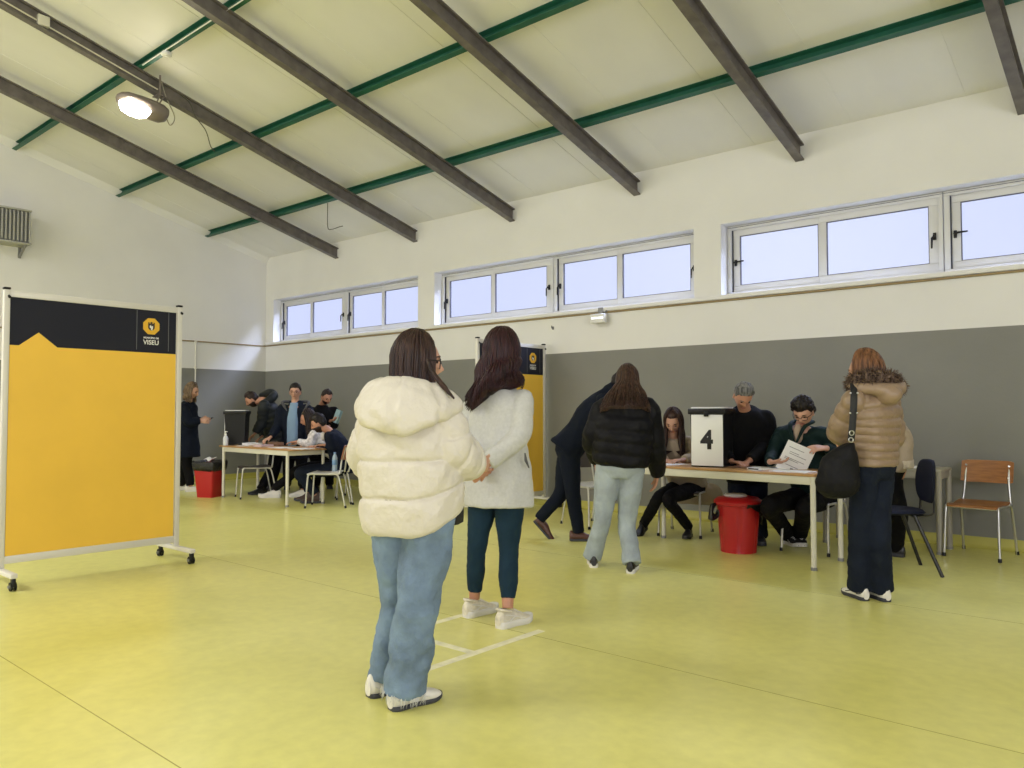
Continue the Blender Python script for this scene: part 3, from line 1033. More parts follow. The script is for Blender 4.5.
def display_board(lab, y0, y1, X=6.72):
    root = thing('display_board', lab, 'display board', (X, (y0 + y1) / 2, 0), 0, 'display boards')
    dy = y0 - 4.945          # everything is measured on the near board and moved along
    Y = lambda v: v + dy
    for y in (y0, y1):
        p = MB()
        p.box((X - 0.02, y - 0.02, 0.11), (X + 0.02, y + 0.02, 2.075), bev=0.006)
        po = p.build('post', M['frame_al'], root)
        c_ = MB().box((X - 0.022, y - 0.022, 2.075), (X + 0.022, y + 0.022, 2.092), bev=0.006)
        c_.build('cap', M['black_plastic'], po)
        MB().tube([(X + 0.015, y - 0.01, 2.03), (X + 0.03, y - 0.012, 2.02)], 0.010, 8).build('clamp_knob', M['black_plastic'], po)
        f = MB().box((X - 0.30, y - 0.022, 0.085), (X + 0.29, y + 0.022, 0.118), bev=0.006)
        fo = f.build('foot', M['frame_al'], root)
        for sx in (-0.27, 0.26):
            k = MB()
            k.disc((X + sx, y - 0.018, 0.030), (0, 1, 0), 0.030, 0.012, 18)
            k.disc((X + sx, y + 0.006, 0.030), (0, 1, 0), 0.030, 0.012, 18)
            k.box((X + sx - 0.016, y - 0.012, 0.028), (X + sx + 0.03, y + 0.012, 0.086), bev=0.006)
            co = k.build('castor', M['black_plastic'], fo)
            MB().disc((X + sx, y - 0.021, 0.030), (0, 1, 0), 0.012, 0.05, 10).build('hub', M['grey_metal'], co)
    r = MB()
    r.box((X - 0.016, y0 + 0.018, 2.025), (X + 0.016, y1 - 0.018, 2.07), bev=0.004)
    r.build('rail', M['frame_al'], root)
    MB().box((X - 0.016, y0 + 0.018, 0.145), (X + 0.016, y1 - 0.018, 0.20), bev=0.004).build('rail', M['frame_al'], root)
    # the yellow sheet with its pointed notch, and the dark header above it
    a, b = y0 + 0.03, y1 - 0.022
    zh = 1.684
    pk, hw, pz = Y(5.990), 0.125, 1.785
    yl = MB().prism([(X + 0.004, a, 0.20), (X + 0.004, b, 0.20), (X + 0.004, b, zh), (X + 0.004, pk + hw, zh), (X + 0.004, pk, pz), (X + 0.004, pk - hw, zh), (X + 0.004, a, zh)], (0.008, 0, 0))
    yl.build('yellow_sheet', M['yellow'], root, ang=30)
    hd = MB().prism([(X + 0.002, a, zh - 0.005), (X + 0.002, b, zh - 0.005), (X + 0.002, b, 2.03), (X + 0.002, a, 2.03)], (0.0085, 0, 0))
    ho = hd.build('header', M['navy_board'], root, ang=30)
    MB().box((X - 0.010, a, 0.20), (X + 0.001, b, 2.03)).build('backing', M['frame_al'], root)
    ln = MB()
    for y in (5.292, 5.037):
        ln.box((X + 0.0105, Y(y) - 0.002, zh + 0.02), (X + 0.0112, Y(y) + 0.002, 2.02))
    ln.build('line', M['line_grey'], ho)
    ey, ez, er = Y(5.178), 1.897, 0.070
    ring = []
    for x, rr in ((0.0104, er), (0.0125, er), (0.0125, er * 0.97)):
        ring.append([V((X + x, ey + rr * math.cos(rad(22.5 + 45 * j)), ez + rr * math.sin(rad(22.5 + 45 * j)))) for j in range(8)])
    eo = MB().loft(ring).build('emblem', M['emblem'], ho, ang=30)
    sh = []
    s = er * 0.52
    pts = [(-0.72, 0.85), (-0.72, -0.35), (-0.45, -0.75), (0, -0.95), (0.45, -0.75), (0.72, -0.35), (0.72, 0.85), (0.45, 0.85), (0.45, 0.6), (0.22, 0.6), (0.22, 0.95), (-0.22, 0.95), (-0.22, 0.6), (-0.45, 0.6), (-0.45, 0.85)]
    MB().prism([(X + 0.0125, ey - u * s, ez + v_ * s) for u, v_ in pts], (0.0012, 0, 0)).build('shield', M['emblem_dark'], eo, ang=30)
    pts = [(-0.40, 0.10), (-0.15, 0.25), (0.0, -0.05), (0.30, 0.15), (0.32, -0.30), (0.18, -0.85), (-0.12, -0.85), (-0.10, -0.45), (-0.38, -0.35)]
    MB().prism([(X + 0.0137, ey - u * s, ez + v_ * s) for u, v_ in pts], (0.001, 0, 0)).build('figure', M['board_white'], eo, ang=30)
    fm = lambda z: frame(V((X + 0.0108, ey, z)), V((0, -1, 0)), V((0, 0, 1)), V((-1, 0, 0)) * -1)
    text('lettering', 'MUNICÍPIO DE', 0.0185, fm(1.803), M['board_white'], ho, 0.0006, 0.0006)
    text('lettering', 'VISEU', 0.052, fm(1.766), M['board_white'], ho, 0.0006, 0.0008, sx=0.95)
    return root


display_board('big yellow display board on castors with a dark header, standing alone and fully visible', 4.945, 6.195)
display_board('yellow display board with a dark header by the windowed wall, behind the woman in grey', 0.10, 1.35)


# ------------------------------------------------------------------ papers and small things on the tables
def sheet(px, y0, w_, h_, ang, lab, group, z=0.735, t=0.002, m='paper', name='paper_sheet', cat_='paper'):
    p = on_table(px, y0, px < 400, z)
    a = rad(ang)
    X, Y = V((math.cos(a), math.sin(a), 0)), V((-math.sin(a), math.cos(a), 0))
    T = frame(p, X, Y, ZUP)
    o = MB().box((-w_ / 2, -h_ / 2, 0), (w_ / 2, h_ / 2, t), M=T).build(name, M[m])
    return tag(o, lab, cat_, group)


sheet(669, 0.08, 0.21, 0.30, 20, 'white paper sheet in front of the young woman in the beige coat', None)
sheet(792, 0.13, 0.30, 0.21, 5, 'white paper at the table end below the hand-held form', None, t=0.004)
sheet(768, -0.04, 0.30, 0.21, -6, 'grey-white folder beside the hand of the young man in green', None, t=0.008)
sheet(757, 0.17, 0.10, 0.14, 12, 'small white slip beside the hand of the grey-haired man', None)
M['pinkish'] = mat('pale_pink_paper', (0.55, 0.42, 0.42), 0.8)
sheet(251, -0.08, 0.30, 0.21, 4, 'stack of pale papers by the hand of the man in the grey puffer jacket', None, t=0.03)
sheet(264, 0.06, 0.16, 0.21, -8, 'pinkish paper stack at the middle of the far table', None, t=0.025, m='pinkish')
sheet(281, 0.12, 0.30, 0.21, 3, 'white register sheet under the outstretched hand of the seated woman', None, t=0.004)
sheet(302, 0.10, 0.30, 0.21, -4, 'white sheet near the far table end before the bearded man', None, t=0.004)
sheet(243.5, 0.17, 0.15, 0.15, 8, 'white paper lying beside the plain ballot box', None)
M['cardboard'] = mat('brown_cardboard', (0.16, 0.085, 0.05), 0.7)
p = on_table(276, -0.14, True)
o = MB().box(p - V((0.13, 0.05, 0)), p + V((0.13, 0.05, 0.055)), bev=0.006).build('stamp_box', M['cardboard'])
tag(o, 'low brown box on the far table before the man in the light blue shirt', 'box')
p = on_table(739, 0.05)
o = MB().box(p - V((0.09, 0.04, 0)), p + V((0.09, 0.04, 0.012)), bev=0.004).build('ink_pad', M['cardboard'])
tag(o, 'flat brown pad beside the ballot box numbered 4', 'pad')
# a pen
p = on_table(748, 0.16)
q = p + V((0.10, 0.03, 0))
pen = thing('pen', 'dark pen lying by the hand of the grey-haired man', 'pen', p)
MB().tube([p + ZUP * 0.006, q + ZUP * 0.006], 0.0055, 8).build('barrel', M['black_plastic'], pen)
MB().tube([q + ZUP * 0.006, q + V((0.035, 0.010, 0.006))], [0.006, 0.005], 8).build('cap', M['white_plastic'], pen)

# sanitiser bottle on the far table
p = on_table(226, 0.255, True)
sb = thing('sanitiser_bottle', 'white pump bottle standing beside the plain ballot box', 'bottle', p)
M['bottle_white'] = mat('milky_bottle', (0.62, 0.64, 0.66), 0.35)
MB().lathe([(0.0, 0.0), (0.034, 0.0), (0.036, 0.01), (0.036, 0.10), (0.026, 0.128), (0.013, 0.138), (0.013, 0.15), (0.0, 0.15)], 20, p).build('flask', M['bottle_white'], sb, ang=50)
b = MB().lathe([(0.0, 0.148), (0.016, 0.148), (0.016, 0.166), (0.006, 0.168), (0.006, 0.19), (0.0, 0.19)], 14, p)
b.box(p + V((-0.012, -0.01, 0.188)), p + V((0.04, 0.01, 0.20)), bev=0.003)
b.build('pump', M['white_plastic'], sb)

# water bottle on the chair
M['pet'] = mat('clear_bluish_bottle', (0.30, 0.38, 0.46), 0.12, spec=0.7)
M['blue_label'] = mat('blue_label', (0.14, 0.26, 0.45), 0.4)
p = V((4.63, 1.95, 0.447)) + RGT * 0.10
wb = thing('water_bottle', 'clear plastic water bottle standing on the cream-framed chair', 'bottle', p)
prof = [(0.0, 0.0), (0.030, 0.0), (0.034, 0.008)]
for i in range(10):
    prof.append((0.034 - (0.002 if i % 2 else 0), 0.02 + i * 0.012))
prof += [(0.034, 0.15), (0.034, 0.17), (0.022, 0.205), (0.013, 0.222), (0.013, 0.232), (0.0, 0.232)]
MB().lathe(prof, 20, p).build('flask', M['pet'], wb, ang=50)
MB().lathe([(0.0345, 0.085), (0.0355, 0.086), (0.0355, 0.146), (0.0345, 0.147)], 20, p).build('label_band', M['blue_label'], wb, ang=50)
MB().lathe([(0.0, 0.226), (0.016, 0.226), (0.016, 0.244), (0.0, 0.246)], 16, p).build('cap', M['blue_label'], wb, ang=50)

# papers on the side table
for dx, lab in ((-0.08, 'white booklet at the end of the grey side table nearest the wooden chair'), (-0.55, 'white papers on the grey side table behind the black chair')):
    q = TSC + V((0.40 + dx, 0.05, 0.72))
    o = MB().box(q - V((0.07, 0.09, 0)), q + V((0.07, 0.09, 0.012)), bev=0.002).build('booklet', M['paper'])
    tag(o, lab, 'booklet')
# ------------------------------------------------------------------ people
TEX_FINE = clouds('cloth_fine', 0.045, 2)
TEX_MID = clouds('cloth_mid', 0.11, 1)
TEX_BIG = clouds('cloth_big', 0.22, 1)
M['skin'] = mat('skin_warm', (0.44, 0.215, 0.135), 0.5, var=0.06, vscale=20)
M['skin_pale'] = mat('skin_pale', (0.52, 0.29, 0.20), 0.5, var=0.05, vscale=20)
M['eye_dark'] = mat('eye_dark', (0.03, 0.018, 0.012), 0.25)
M['lip'] = mat('lip', (0.30, 0.085, 0.07), 0.5)


def hair_mat(name, a, b, rough=0.38):
    m = bpy.data.materials.new(name)
    m.use_nodes = True
    nt = m.node_tree
    bs = nt.nodes['Principled BSDF']
    bs.inputs['Roughness'].default_value = rough
    bs.inputs['Specular IOR Level'].default_value = 0.25
    tc = nt.nodes.new('ShaderNodeTexCoord')
    mp = nt.nodes.new('ShaderNodeMapping')
    mp.inputs['Scale'].default_value = (70, 70, 4)
    nt.links.new(tc.outputs['Object'], mp.inputs['Vector'])
    n = nt.nodes.new('ShaderNodeTexNoise')
    n.inputs['Scale'].default_value = 1.0
    n.inputs['Detail'].default_value = 3
    nt.links.new(mp.outputs[0], n.inputs['Vector'])
    r = nt.nodes.new('ShaderNodeValToRGB')
    r.color_ramp.elements[0].position = 0.35
    r.color_ramp.elements[0].color = (*a, 1)
    r.color_ramp.elements[1].position = 0.68
    r.color_ramp.elements[1].color = (*b, 1)
    nt.links.new(n.outputs['Fac'], r.inputs[0])
    nt.links.new(r.outputs[0], bs.inputs['Base Color'])
    bp = nt.nodes.new('ShaderNodeBump')
    bp.inputs['Strength'].default_value = 0.5
    bp.inputs['Distance'].default_value = 0.006
    nt.links.new(n.outputs['Fac'], bp.inputs['Height'])
    nt.links.new(bp.outputs['Normal'], bs.inputs['Normal'])
    return m


# ---- head ------------------------------------------------------------
def gs(x, c, s):
    return math.exp(-((x - c) / s) ** 2)


def head_point(d, fem=False):
    """point of the head surface in direction d (x right, y forward, z up); eyes lie at z = 0"""
    x, y, z = d.x * 0.0745, d.y * 0.094, d.z * (0.118 if d.z > 0 else 0.116)
    k = smooth(-0.005, -0.11, z)
    x *= 1 - (0.42 if fem else 0.34) * k * (0.6 + 0.4 * max(0, d.y))
    if z < 0 and y < 0:
        y *= 1 - 0.45 * smooth(0.0, -0.10, z)
    if y > 0:
        y *= 1 - 0.05 * k
        if z > 0.03:
            y *= 1 - 0.10 * smooth(0.03, 0.11, z)
    if y > 0.03:
        f = smooth(0.03, 0.07, y)
        y += f * (0.024 * gs(x, 0, 0.012) * gs(z, -0.032, 0.017) + 0.013 * gs(x, 0, 0.010) * gs(z, -0.010, 0.020))
        y += f * 0.005 * gs(z, 0.022, 0.011) * (1 if abs(x) < 0.05 else 0.3)
        y -= f * 0.011 * (gs(x, 0.031, 0.014) + gs(x, -0.031, 0.014)) * gs(z, 0.0, 0.012)
        y += f * 0.006 * gs(x, 0, 0.022) * gs(z, -0.060, 0.008)
        y -= f * 0.004 * gs(x, 0, 0.03) * gs(z, -0.076, 0.007)
        y += f * 0.010 * gs(x, 0, 0.022) * gs(z, -0.098, 0.014)
        y += f * 0.004 * (gs(x, 0.042, 0.018) + gs(x, -0.042, 0.018)) * gs(z, -0.028, 0.018)
    return V((x, y, z))


def dirs(nu, nv):
    out = []
    for i in range(1, nv):
        a = PI * i / nv
        out.append([V((math.sin(a) * math.sin(2 * PI * j / nu), math.sin(a) * math.cos(2 * PI * j / nu), -math.cos(a))) for j in range(nu)])
    return out


def add_head(mb, H, fem, hi=True, ears=True):
    nu, nv = (56, 44) if hi else (40, 30)
    mb.loft([[H @ head_point(d, fem) for d in row] for row in dirs(nu, nv)])
    for s in ((-1, 1) if ears else ()):
        E = H @ Matrix.Translation((s * 0.073, -0.008, -0.012)) @ Matrix.Rotation(s * rad(-22), 4, 'Z') @ Matrix.Rotation(rad(-8), 4, 'X')
        rings = []
        for t, r in ((-0.007, 0.5), (0.0, 0.9), (0.006, 1.0), (0.010, 0.9), (0.008, 0.6)):
            rings.append([E @ V((s * t, 0.019 * r * math.cos(a), 0.033 * r * math.sin(a) - 0.004 * math.cos(a))) for a in [2 * PI * j / 12 for j in range(12)]])
        mb.loft(rings)


def head_matrix(c, psi, pitch=0.0, roll=0.0):
    """pitch > 0 looks down"""
    f = heading(psi)
    r = rightof(psi)
    p = rad(pitch)
    y = f * math.cos(p) - ZUP * math.sin(p)
    z = ZUP * math.cos(p) + f * math.sin(p)
    if roll:
        q = rad(roll)
        r, z = r * math.cos(q) + z * math.sin(q), z * math.cos(q) - r * math.sin(q)
    return frame(c, r, y, z)


def face_parts(root, H, hairm, brow=True, fem=False):
    for s in (-1, 1):
        e = MB()
        e.ball((0, 0, 0), 0.0125, 0.007, 0.0065, 8)
        e.v = [H @ (p + V((s * 0.031, 0.078, 0.0))) for p in e.v]
        e.build('eye', M['eye_dark'], root, ang=80)
        if brow:
            b = MB().tube([H @ V((s * 0.014, 0.091, 0.019)), H @ V((s * 0.031, 0.089, 0.025)), H @ V((s * 0.050, 0.074, 0.020))], [0.003, 0.0042, 0.002], 6)
            b.build('eyebrow', hairm, root, ang=80)
    l = MB().tube([H @ V((-0.022, 0.083, -0.062)), H @ V((-0.008, 0.0925, -0.059)), H @ V((0.008, 0.0925, -0.059)), H @ V((0.022, 0.083, -0.062))], [0.002, 0.0045, 0.0045, 0.002], 8)
    l.build('mouth', M['lip'], root, ang=80)


def short_hair(root, H, m, thick=0.02, front=0.062, fem=False, rough=0.006, crown=1.0, name='hair', recede=0.0, neck=-0.07):
    rows = []
    for row in dirs(72, 56):
        r = []
        for d in row:
            p = head_point(d, fem)
            y = p.y
            if y > 0.045:
                b = front + recede * smooth(0.02, 0.05, abs(p.x))
            elif y > 0.0:
                b = -0.005 + (front - 0.002) * smooth(0.012, 0.05, y)
            else:
                b = -0.005 + neck * smooth(0.0, -0.05, y)
            b += noise.noise(p * 70) * 0.006
            t = smooth(-0.004, 0.045, p.z - b) ** 0.8
            n = noise.noise(p * 55) * rough + noise.noise(p * 140) * rough * 0.7
            off = -0.005 + (thick * (0.6 + 0.4 * crown * smooth(0.0, 0.09, p.z)) + 0.006 + n) * t
            r.append(H @ (p + d.normalized() * off))
        rows.append(r)
    return MB().loft(rows).build(name, m, root, ang=180)


def beard(root, H, m, thick=0.007):
    rows = []
    for row in dirs(56, 44):
        r = []
        for d in row:
            p = head_point(d)
            t = smooth(-0.030, -0.052, p.z - 0.25 * max(0, 0.05 - abs(p.x)) * 0) * smooth(-0.02, 0.02, p.y + 0.01)
            lip = gs(p.x, 0, 0.020) * gs(p.z, -0.060, 0.007)
            t *= 1 - 0.95 * lip
            r.append(H @ (p + d.normalized() * (-0.004 + (thick + 0.004 + noise.noise(p * 90) * 0.003) * t)))
        rows.append(r)
    return MB().loft(rows).build('beard', m, root, ang=180)


def long_hair(root, H, m, length, phi=125, spread=0.0, thick=0.028, back=V(), locks=150, lr=0.0055, wave=0.0, uneven=0.03,
              out=0.0, seed=1, vol=1.13, droop=None, top=0.0, lenf=None, shift=None, name='hair', narrow=0.0):
    """hair that lies over the skull and then hangs down; length: below ear level, in metres"""
    rnd = random.Random(seed)
    dn = V((0, 0, -1)) if droop is None else V(droop).normalized()
    amax = rad(100)

    def path(ph, lenk, o, n1=9, n2=12):
        """points from the parting over the skull to the tip"""
        d = V((math.sin(ph), -math.cos(ph), 0))
        rx, ry, rz = 0.0745 * vol + o, 0.094 * vol + o, 0.118 * vol + o + top
        pts = []
        for i in range(n1 + 1):
            a = amax * (0.05 + 0.95 * i / n1)
            pts.append(H @ V((rx * math.sin(a) * d.x, ry * math.sin(a) * d.y - 0.006, rz * math.cos(a) + 0.004)))
        e = pts[-1]
        side = (H.to_3x3() @ d)
        side = (side - dn * side.dot(dn))
        L = length * lenk
        if lenf:
            L *= lenf(ph)
        for i in range(1, n2 + 1):
            s = i / n2
            q = e + dn * (L * s) + side * (out * math.sin(s * PI * 0.6) + spread * s - narrow * s * s) + back * (s * s)
            if shift:
                q = q + shift(ph, s)
            if wave:
                q = q + side * (wave * math.sin(s * 9 + ph * 3)) + V((math.cos(ph * 5 + s * 7), math.sin(ph * 4 + s * 8), 0)) * wave * 0.6 * s
            pts.append(q)
        return pts
    ph0 = rad(phi)
    K = 40
    outer, inner = [], []
    for j in range(K + 1):
        ph = -ph0 + 2 * ph0 * j / K
        kk = 1 + uneven * noise.noise(V((ph * 3, seed, 0)))
        outer.append(path(ph, kk, 0.0))
        inner.append(path(ph, kk * 0.97, -thick))
    npt = len(outer[0])
    rings = []
    for i in range(npt):
        tap = 1 - 0.75 * smooth(0.75, 1.0, (i - 9) / 12) if i > 9 else 1
        ring = [o_[i] + (V() if tap == 1 else (q[i] - o_[i]) * (1 - tap) * 0.5) for o_, q in zip(outer, inner)]
        ring += [q[i] + ((o_[i] - q[i]) * (1 - tap) * 0.5) for o_, q in zip(reversed(outer), reversed(inner))]
        rings.append(ring)
    mb = MB().loft(rings)
    rows = []
    for row in dirs(60, 46):
        r_ = []
        for d in row:
            p = head_point(d, True)
            b = 0.060 if p.y > 0.045 else (-0.02 + 0.078 * smooth(0.005, 0.05, p.y) if p.y > 0 else -0.02 - 0.05 * smooth(0.0, -0.05, p.y))
            t = smooth(-0.002, 0.03, p.z - b)
            r_.append(H @ (p + d.normalized() * (-0.006 + 0.013 * t + noise.noise(p * 60) * 0.003 * t)))
        rows.append(r_)
    mb.loft(rows)
    for _ in range(locks):
        ph = rnd.uniform(-ph0, ph0)
        pts = path(ph, rnd.uniform(0.86, 1.09), rnd.uniform(-0.001, 0.004), 7, 8)
        wob = V((rnd.uniform(-1, 1), rnd.uniform(-1, 1), 0)) * 0.006
        n = len(pts)
        pts = [p + wob * math.sin(i * 0.9 + ph) * (i / n) for i, p in enumerate(pts)]
        k0 = rnd.randint(0, 3)
        pts = pts[k0:]
        n = len(pts)
        r = lr * rnd.uniform(0.6, 1.2)
        mb.tube(pts, [r * (0.5 if i == 0 else 1.0) * (1 - 0.75 * smooth(0.6, 1.0, i / (n - 1))) for i in range(n)], 5)
    return mb.build(name, m, root, ang=180)


# ---- hands, shoes ------------------------------------------------------
def add_hand(mb, wr, d, pn, side, s=1.0, curl=25, spread=6, thumb=35):
    """wr: wrist; d: pointing direction; pn: palm normal (out of the palm); side +1 if the thumb lies along d x pn"""
    d = V(d).normalized()
    pn = V(pn)
    pn = (pn - d * pn.dot(d)).normalized()
    t = d.cross(pn).normalized() * side
    rings = []
    for y, hw, hd in ((-0.01, 0.027, 0.019), (0.02, 0.032, 0.016), (0.05, 0.040, 0.014), (0.078, 0.042, 0.0125), (0.092, 0.038, 0.009)):
        rings.append([wr + d * (y * s) + t * (hw * s * math.cos(a)) + pn * (hd * s * math.sin(a)) for a in [2 * PI * j / 14 for j in range(14)]])
    mb.loft(rings)
    for k, (x, L) in enumerate(((0.031, 0.072), (0.0105, 0.080), (-0.0105, 0.075), (-0.030, 0.058))):
        b = wr + d * (0.082 * s) + t * (x * s)
        a = rad(spread * (1.5 - k))
        dd = d * math.cos(a) + t * math.sin(a)
        pts = [b - d * 0.012 * s]
        ang = rad(curl * (0.7 + 0.15 * k))
        p = b
        tot = 0.0
        for seg, kk in ((0.45, 0.6), (0.31, 1.5), (0.24, 2.2)):
            tot = ang * kk
            p = p + (dd * math.cos(tot) + pn * math.sin(tot)) * (L * seg * s)
            pts.append(p)
        mb.tube(spline(pts, 3), [0.0088 * s] * 8 + [0.0075 * s, 0.0055 * s], 8)
    b = wr + d * 0.022 * s + t * 0.026 * s
    a = rad(thumb)
    dd = d * math.cos(a) + t * math.sin(a)
    mb.tube(spline([b - dd * 0.014 * s, b + dd * 0.03 * s + pn * 0.006 * s, b + dd * 0.052 * s + pn * 0.014 * s + d * 0.006 * s, b + dd * 0.066 * s + pn * 0.022 * s + d * 0.016 * s], 3), [0.013 * s] * 4 + [0.010 * s] * 5 + [0.007 * s], 8)


SOLE_PROFILE = [(-0.075, 0.020), (-0.06, 0.033), (-0.03, 0.037), (0.03, 0.034), (0.08, 0.041), (0.12, 0.044), (0.155, 0.038), (0.182, 0.024), (0.192, 0.008)]


def shoe(root, A, d, m, ms, s=1.0, pitch=0.0, kind='sneaker', thick=0.028, laces=None, collar=False, accent=None, wid=1.0):
    """A: point on the floor under the ankle; d: toe direction; pitch > 0 lifts the heel about the toe"""
    d = V((d.x, d.y, 0)).normalized()
    r = d.cross(ZUP)
    T = frame(A, r, d, ZUP) @ Matrix.Scale(s, 4)
    if pitch:
        piv = V((0, 0.125, 0))
        T = T @ Matrix.Translation(piv) @ Matrix.Rotation(rad(-pitch), 4, 'X') @ Matrix.Translation(-piv)
    top = {'sneaker': [(-0.078, 0.085), (-0.066, 0.105), (-0.035, 0.098), (0.0, 0.094), (0.035, 0.090), (0.075, 0.074), (0.115, 0.058), (0.15, 0.048), (0.178, 0.036), (0.190, 0.024)],
           'dress': [(-0.076, 0.075), (-0.064, 0.090), (-0.035, 0.080), (0.0, 0.082), (0.035, 0.080), (0.075, 0.064), (0.115, 0.050), (0.15, 0.042), (0.182, 0.032), (0.197, 0.018)],
           'boot': [(-0.076, 0.15), (-0.064, 0.16), (-0.035, 0.16), (0.0, 0.155), (0.03, 0.12), (0.075, 0.078), (0.115, 0.060), (0.15, 0.050), (0.182, 0.036), (0.195, 0.020)]}[kind]
    hw = spline([V((a, b, 0)) for a, b in SOLE_PROFILE], 6)

    def width(y):
        for a, b in zip(hw, hw[1:]):
            if a.x <= y <= b.x:
                return a.y + (b.y - a.y) * (y - a.x) / max(1e-6, b.x - a.x)
        return 0.012
    up = MB()
    tp = spline([V((a, b, 0)) for a, b in top], 4)
    rings = []
    for p in tp:
        y, h = p.x, p.y
        w_ = max(0.012, width(min(max(y, -0.072), 0.188))) * wid
        ring = []
        for j in range(18):
            a = 2 * PI * j / 18
            cx, cz = math.cos(a), math.sin(a)
            kx = abs(cx) ** 0.75 * (1 if cx > 0 else -1)
            zz = thick * 0.5 + (h - thick * 0.5) * (0.5 + 0.5 * (abs(cz) ** 0.8 * (1 if cz > 0 else -1)))
            nar = 1 - 0.38 * smooth(0.03, 0.11, zz)
            ring.append(T @ V((w_ * kx * nar, y, zz)))
        rings.append(ring)
    up.loft(rings)
    uo = up.build('shoe', m, root, ang=70)
    so = MB()
    rings = []
    for z, k in ((0.0, 0.96), (0.004, 1.02), (thick * 0.6, 1.05), (thick, 1.02), (thick + 0.003, 0.95)):
        ring = []
        ys = [p.x for p in hw[::2]]
        for y in ys:
            lift = 0.010 * smooth(0.13, 0.19, y)
            ring.append(T @ V((width(y) * k * wid, y * (1.0 + 0.015 * (k - 1)), z + lift)))
        for y in reversed(ys):
            lift = 0.010 * smooth(0.13, 0.19, y)
            ring.append(T @ V((-width(y) * k * wid, y, z + lift)))
        rings.append(ring)
    so.loft(rings)
    so.build('sole', ms, uo, ang=50)
    if laces:
        l = MB()
        for i in range(5):
            y = 0.045 + i * 0.016
            h = 0.092 - i * 0.0085
            l.tube([T @ V((-0.020, y, h - 0.008)), T @ V((0, y + 0.004, h + 0.004)), T @ V((0.020, y, h - 0.008))], 0.0032 * s, 6)
        l.build('laces', laces, uo)
    def surf(y, z, sx):
        h = 0.05
        for a, b in zip(tp, tp[1:]):
            if a.x <= y <= b.x:
                h = a.y
        q = max(-1, min(1, (z - thick * 0.5) / (h - thick * 0.5) * 2 - 1))
        cz = abs(q) ** 1.25
        return T @ V((sx * max(0.012, width(y)) * wid * (1 - cz * cz) ** 0.375 * (1 - 0.38 * smooth(0.03, 0.11, z)) * 1.0, y, z))
    if accent:
        for sx in (-1, 1):
            l = MB()
            l.tube(spline([surf(y, z, sx) for y, z in ((-0.060, 0.050), (-0.02, 0.042), (0.03, 0.058), (0.07, 0.045), (0.10, 0.036))], 4), 0.0050 * s, 6, flat=0.7)
            l.tube(spline([surf(y, z, sx) for y, z in ((-0.045, 0.078), (-0.01, 0.070), (0.03, 0.060))], 4), 0.0045 * s, 6, flat=0.7)
            l.build('stripe', accent, uo)
    if collar:
        cr = MB()
        cr.tube([T @ V((0.030 * math.cos(a), -0.030 + 0.048 * math.sin(a), 0.098 - 0.012 * math.sin(a))) for a in [2 * PI * j / 16 for j in range(17)]], 0.008 * s, 8)
        cr.build('ankle_collar', m, uo, ang=80)
    return uo


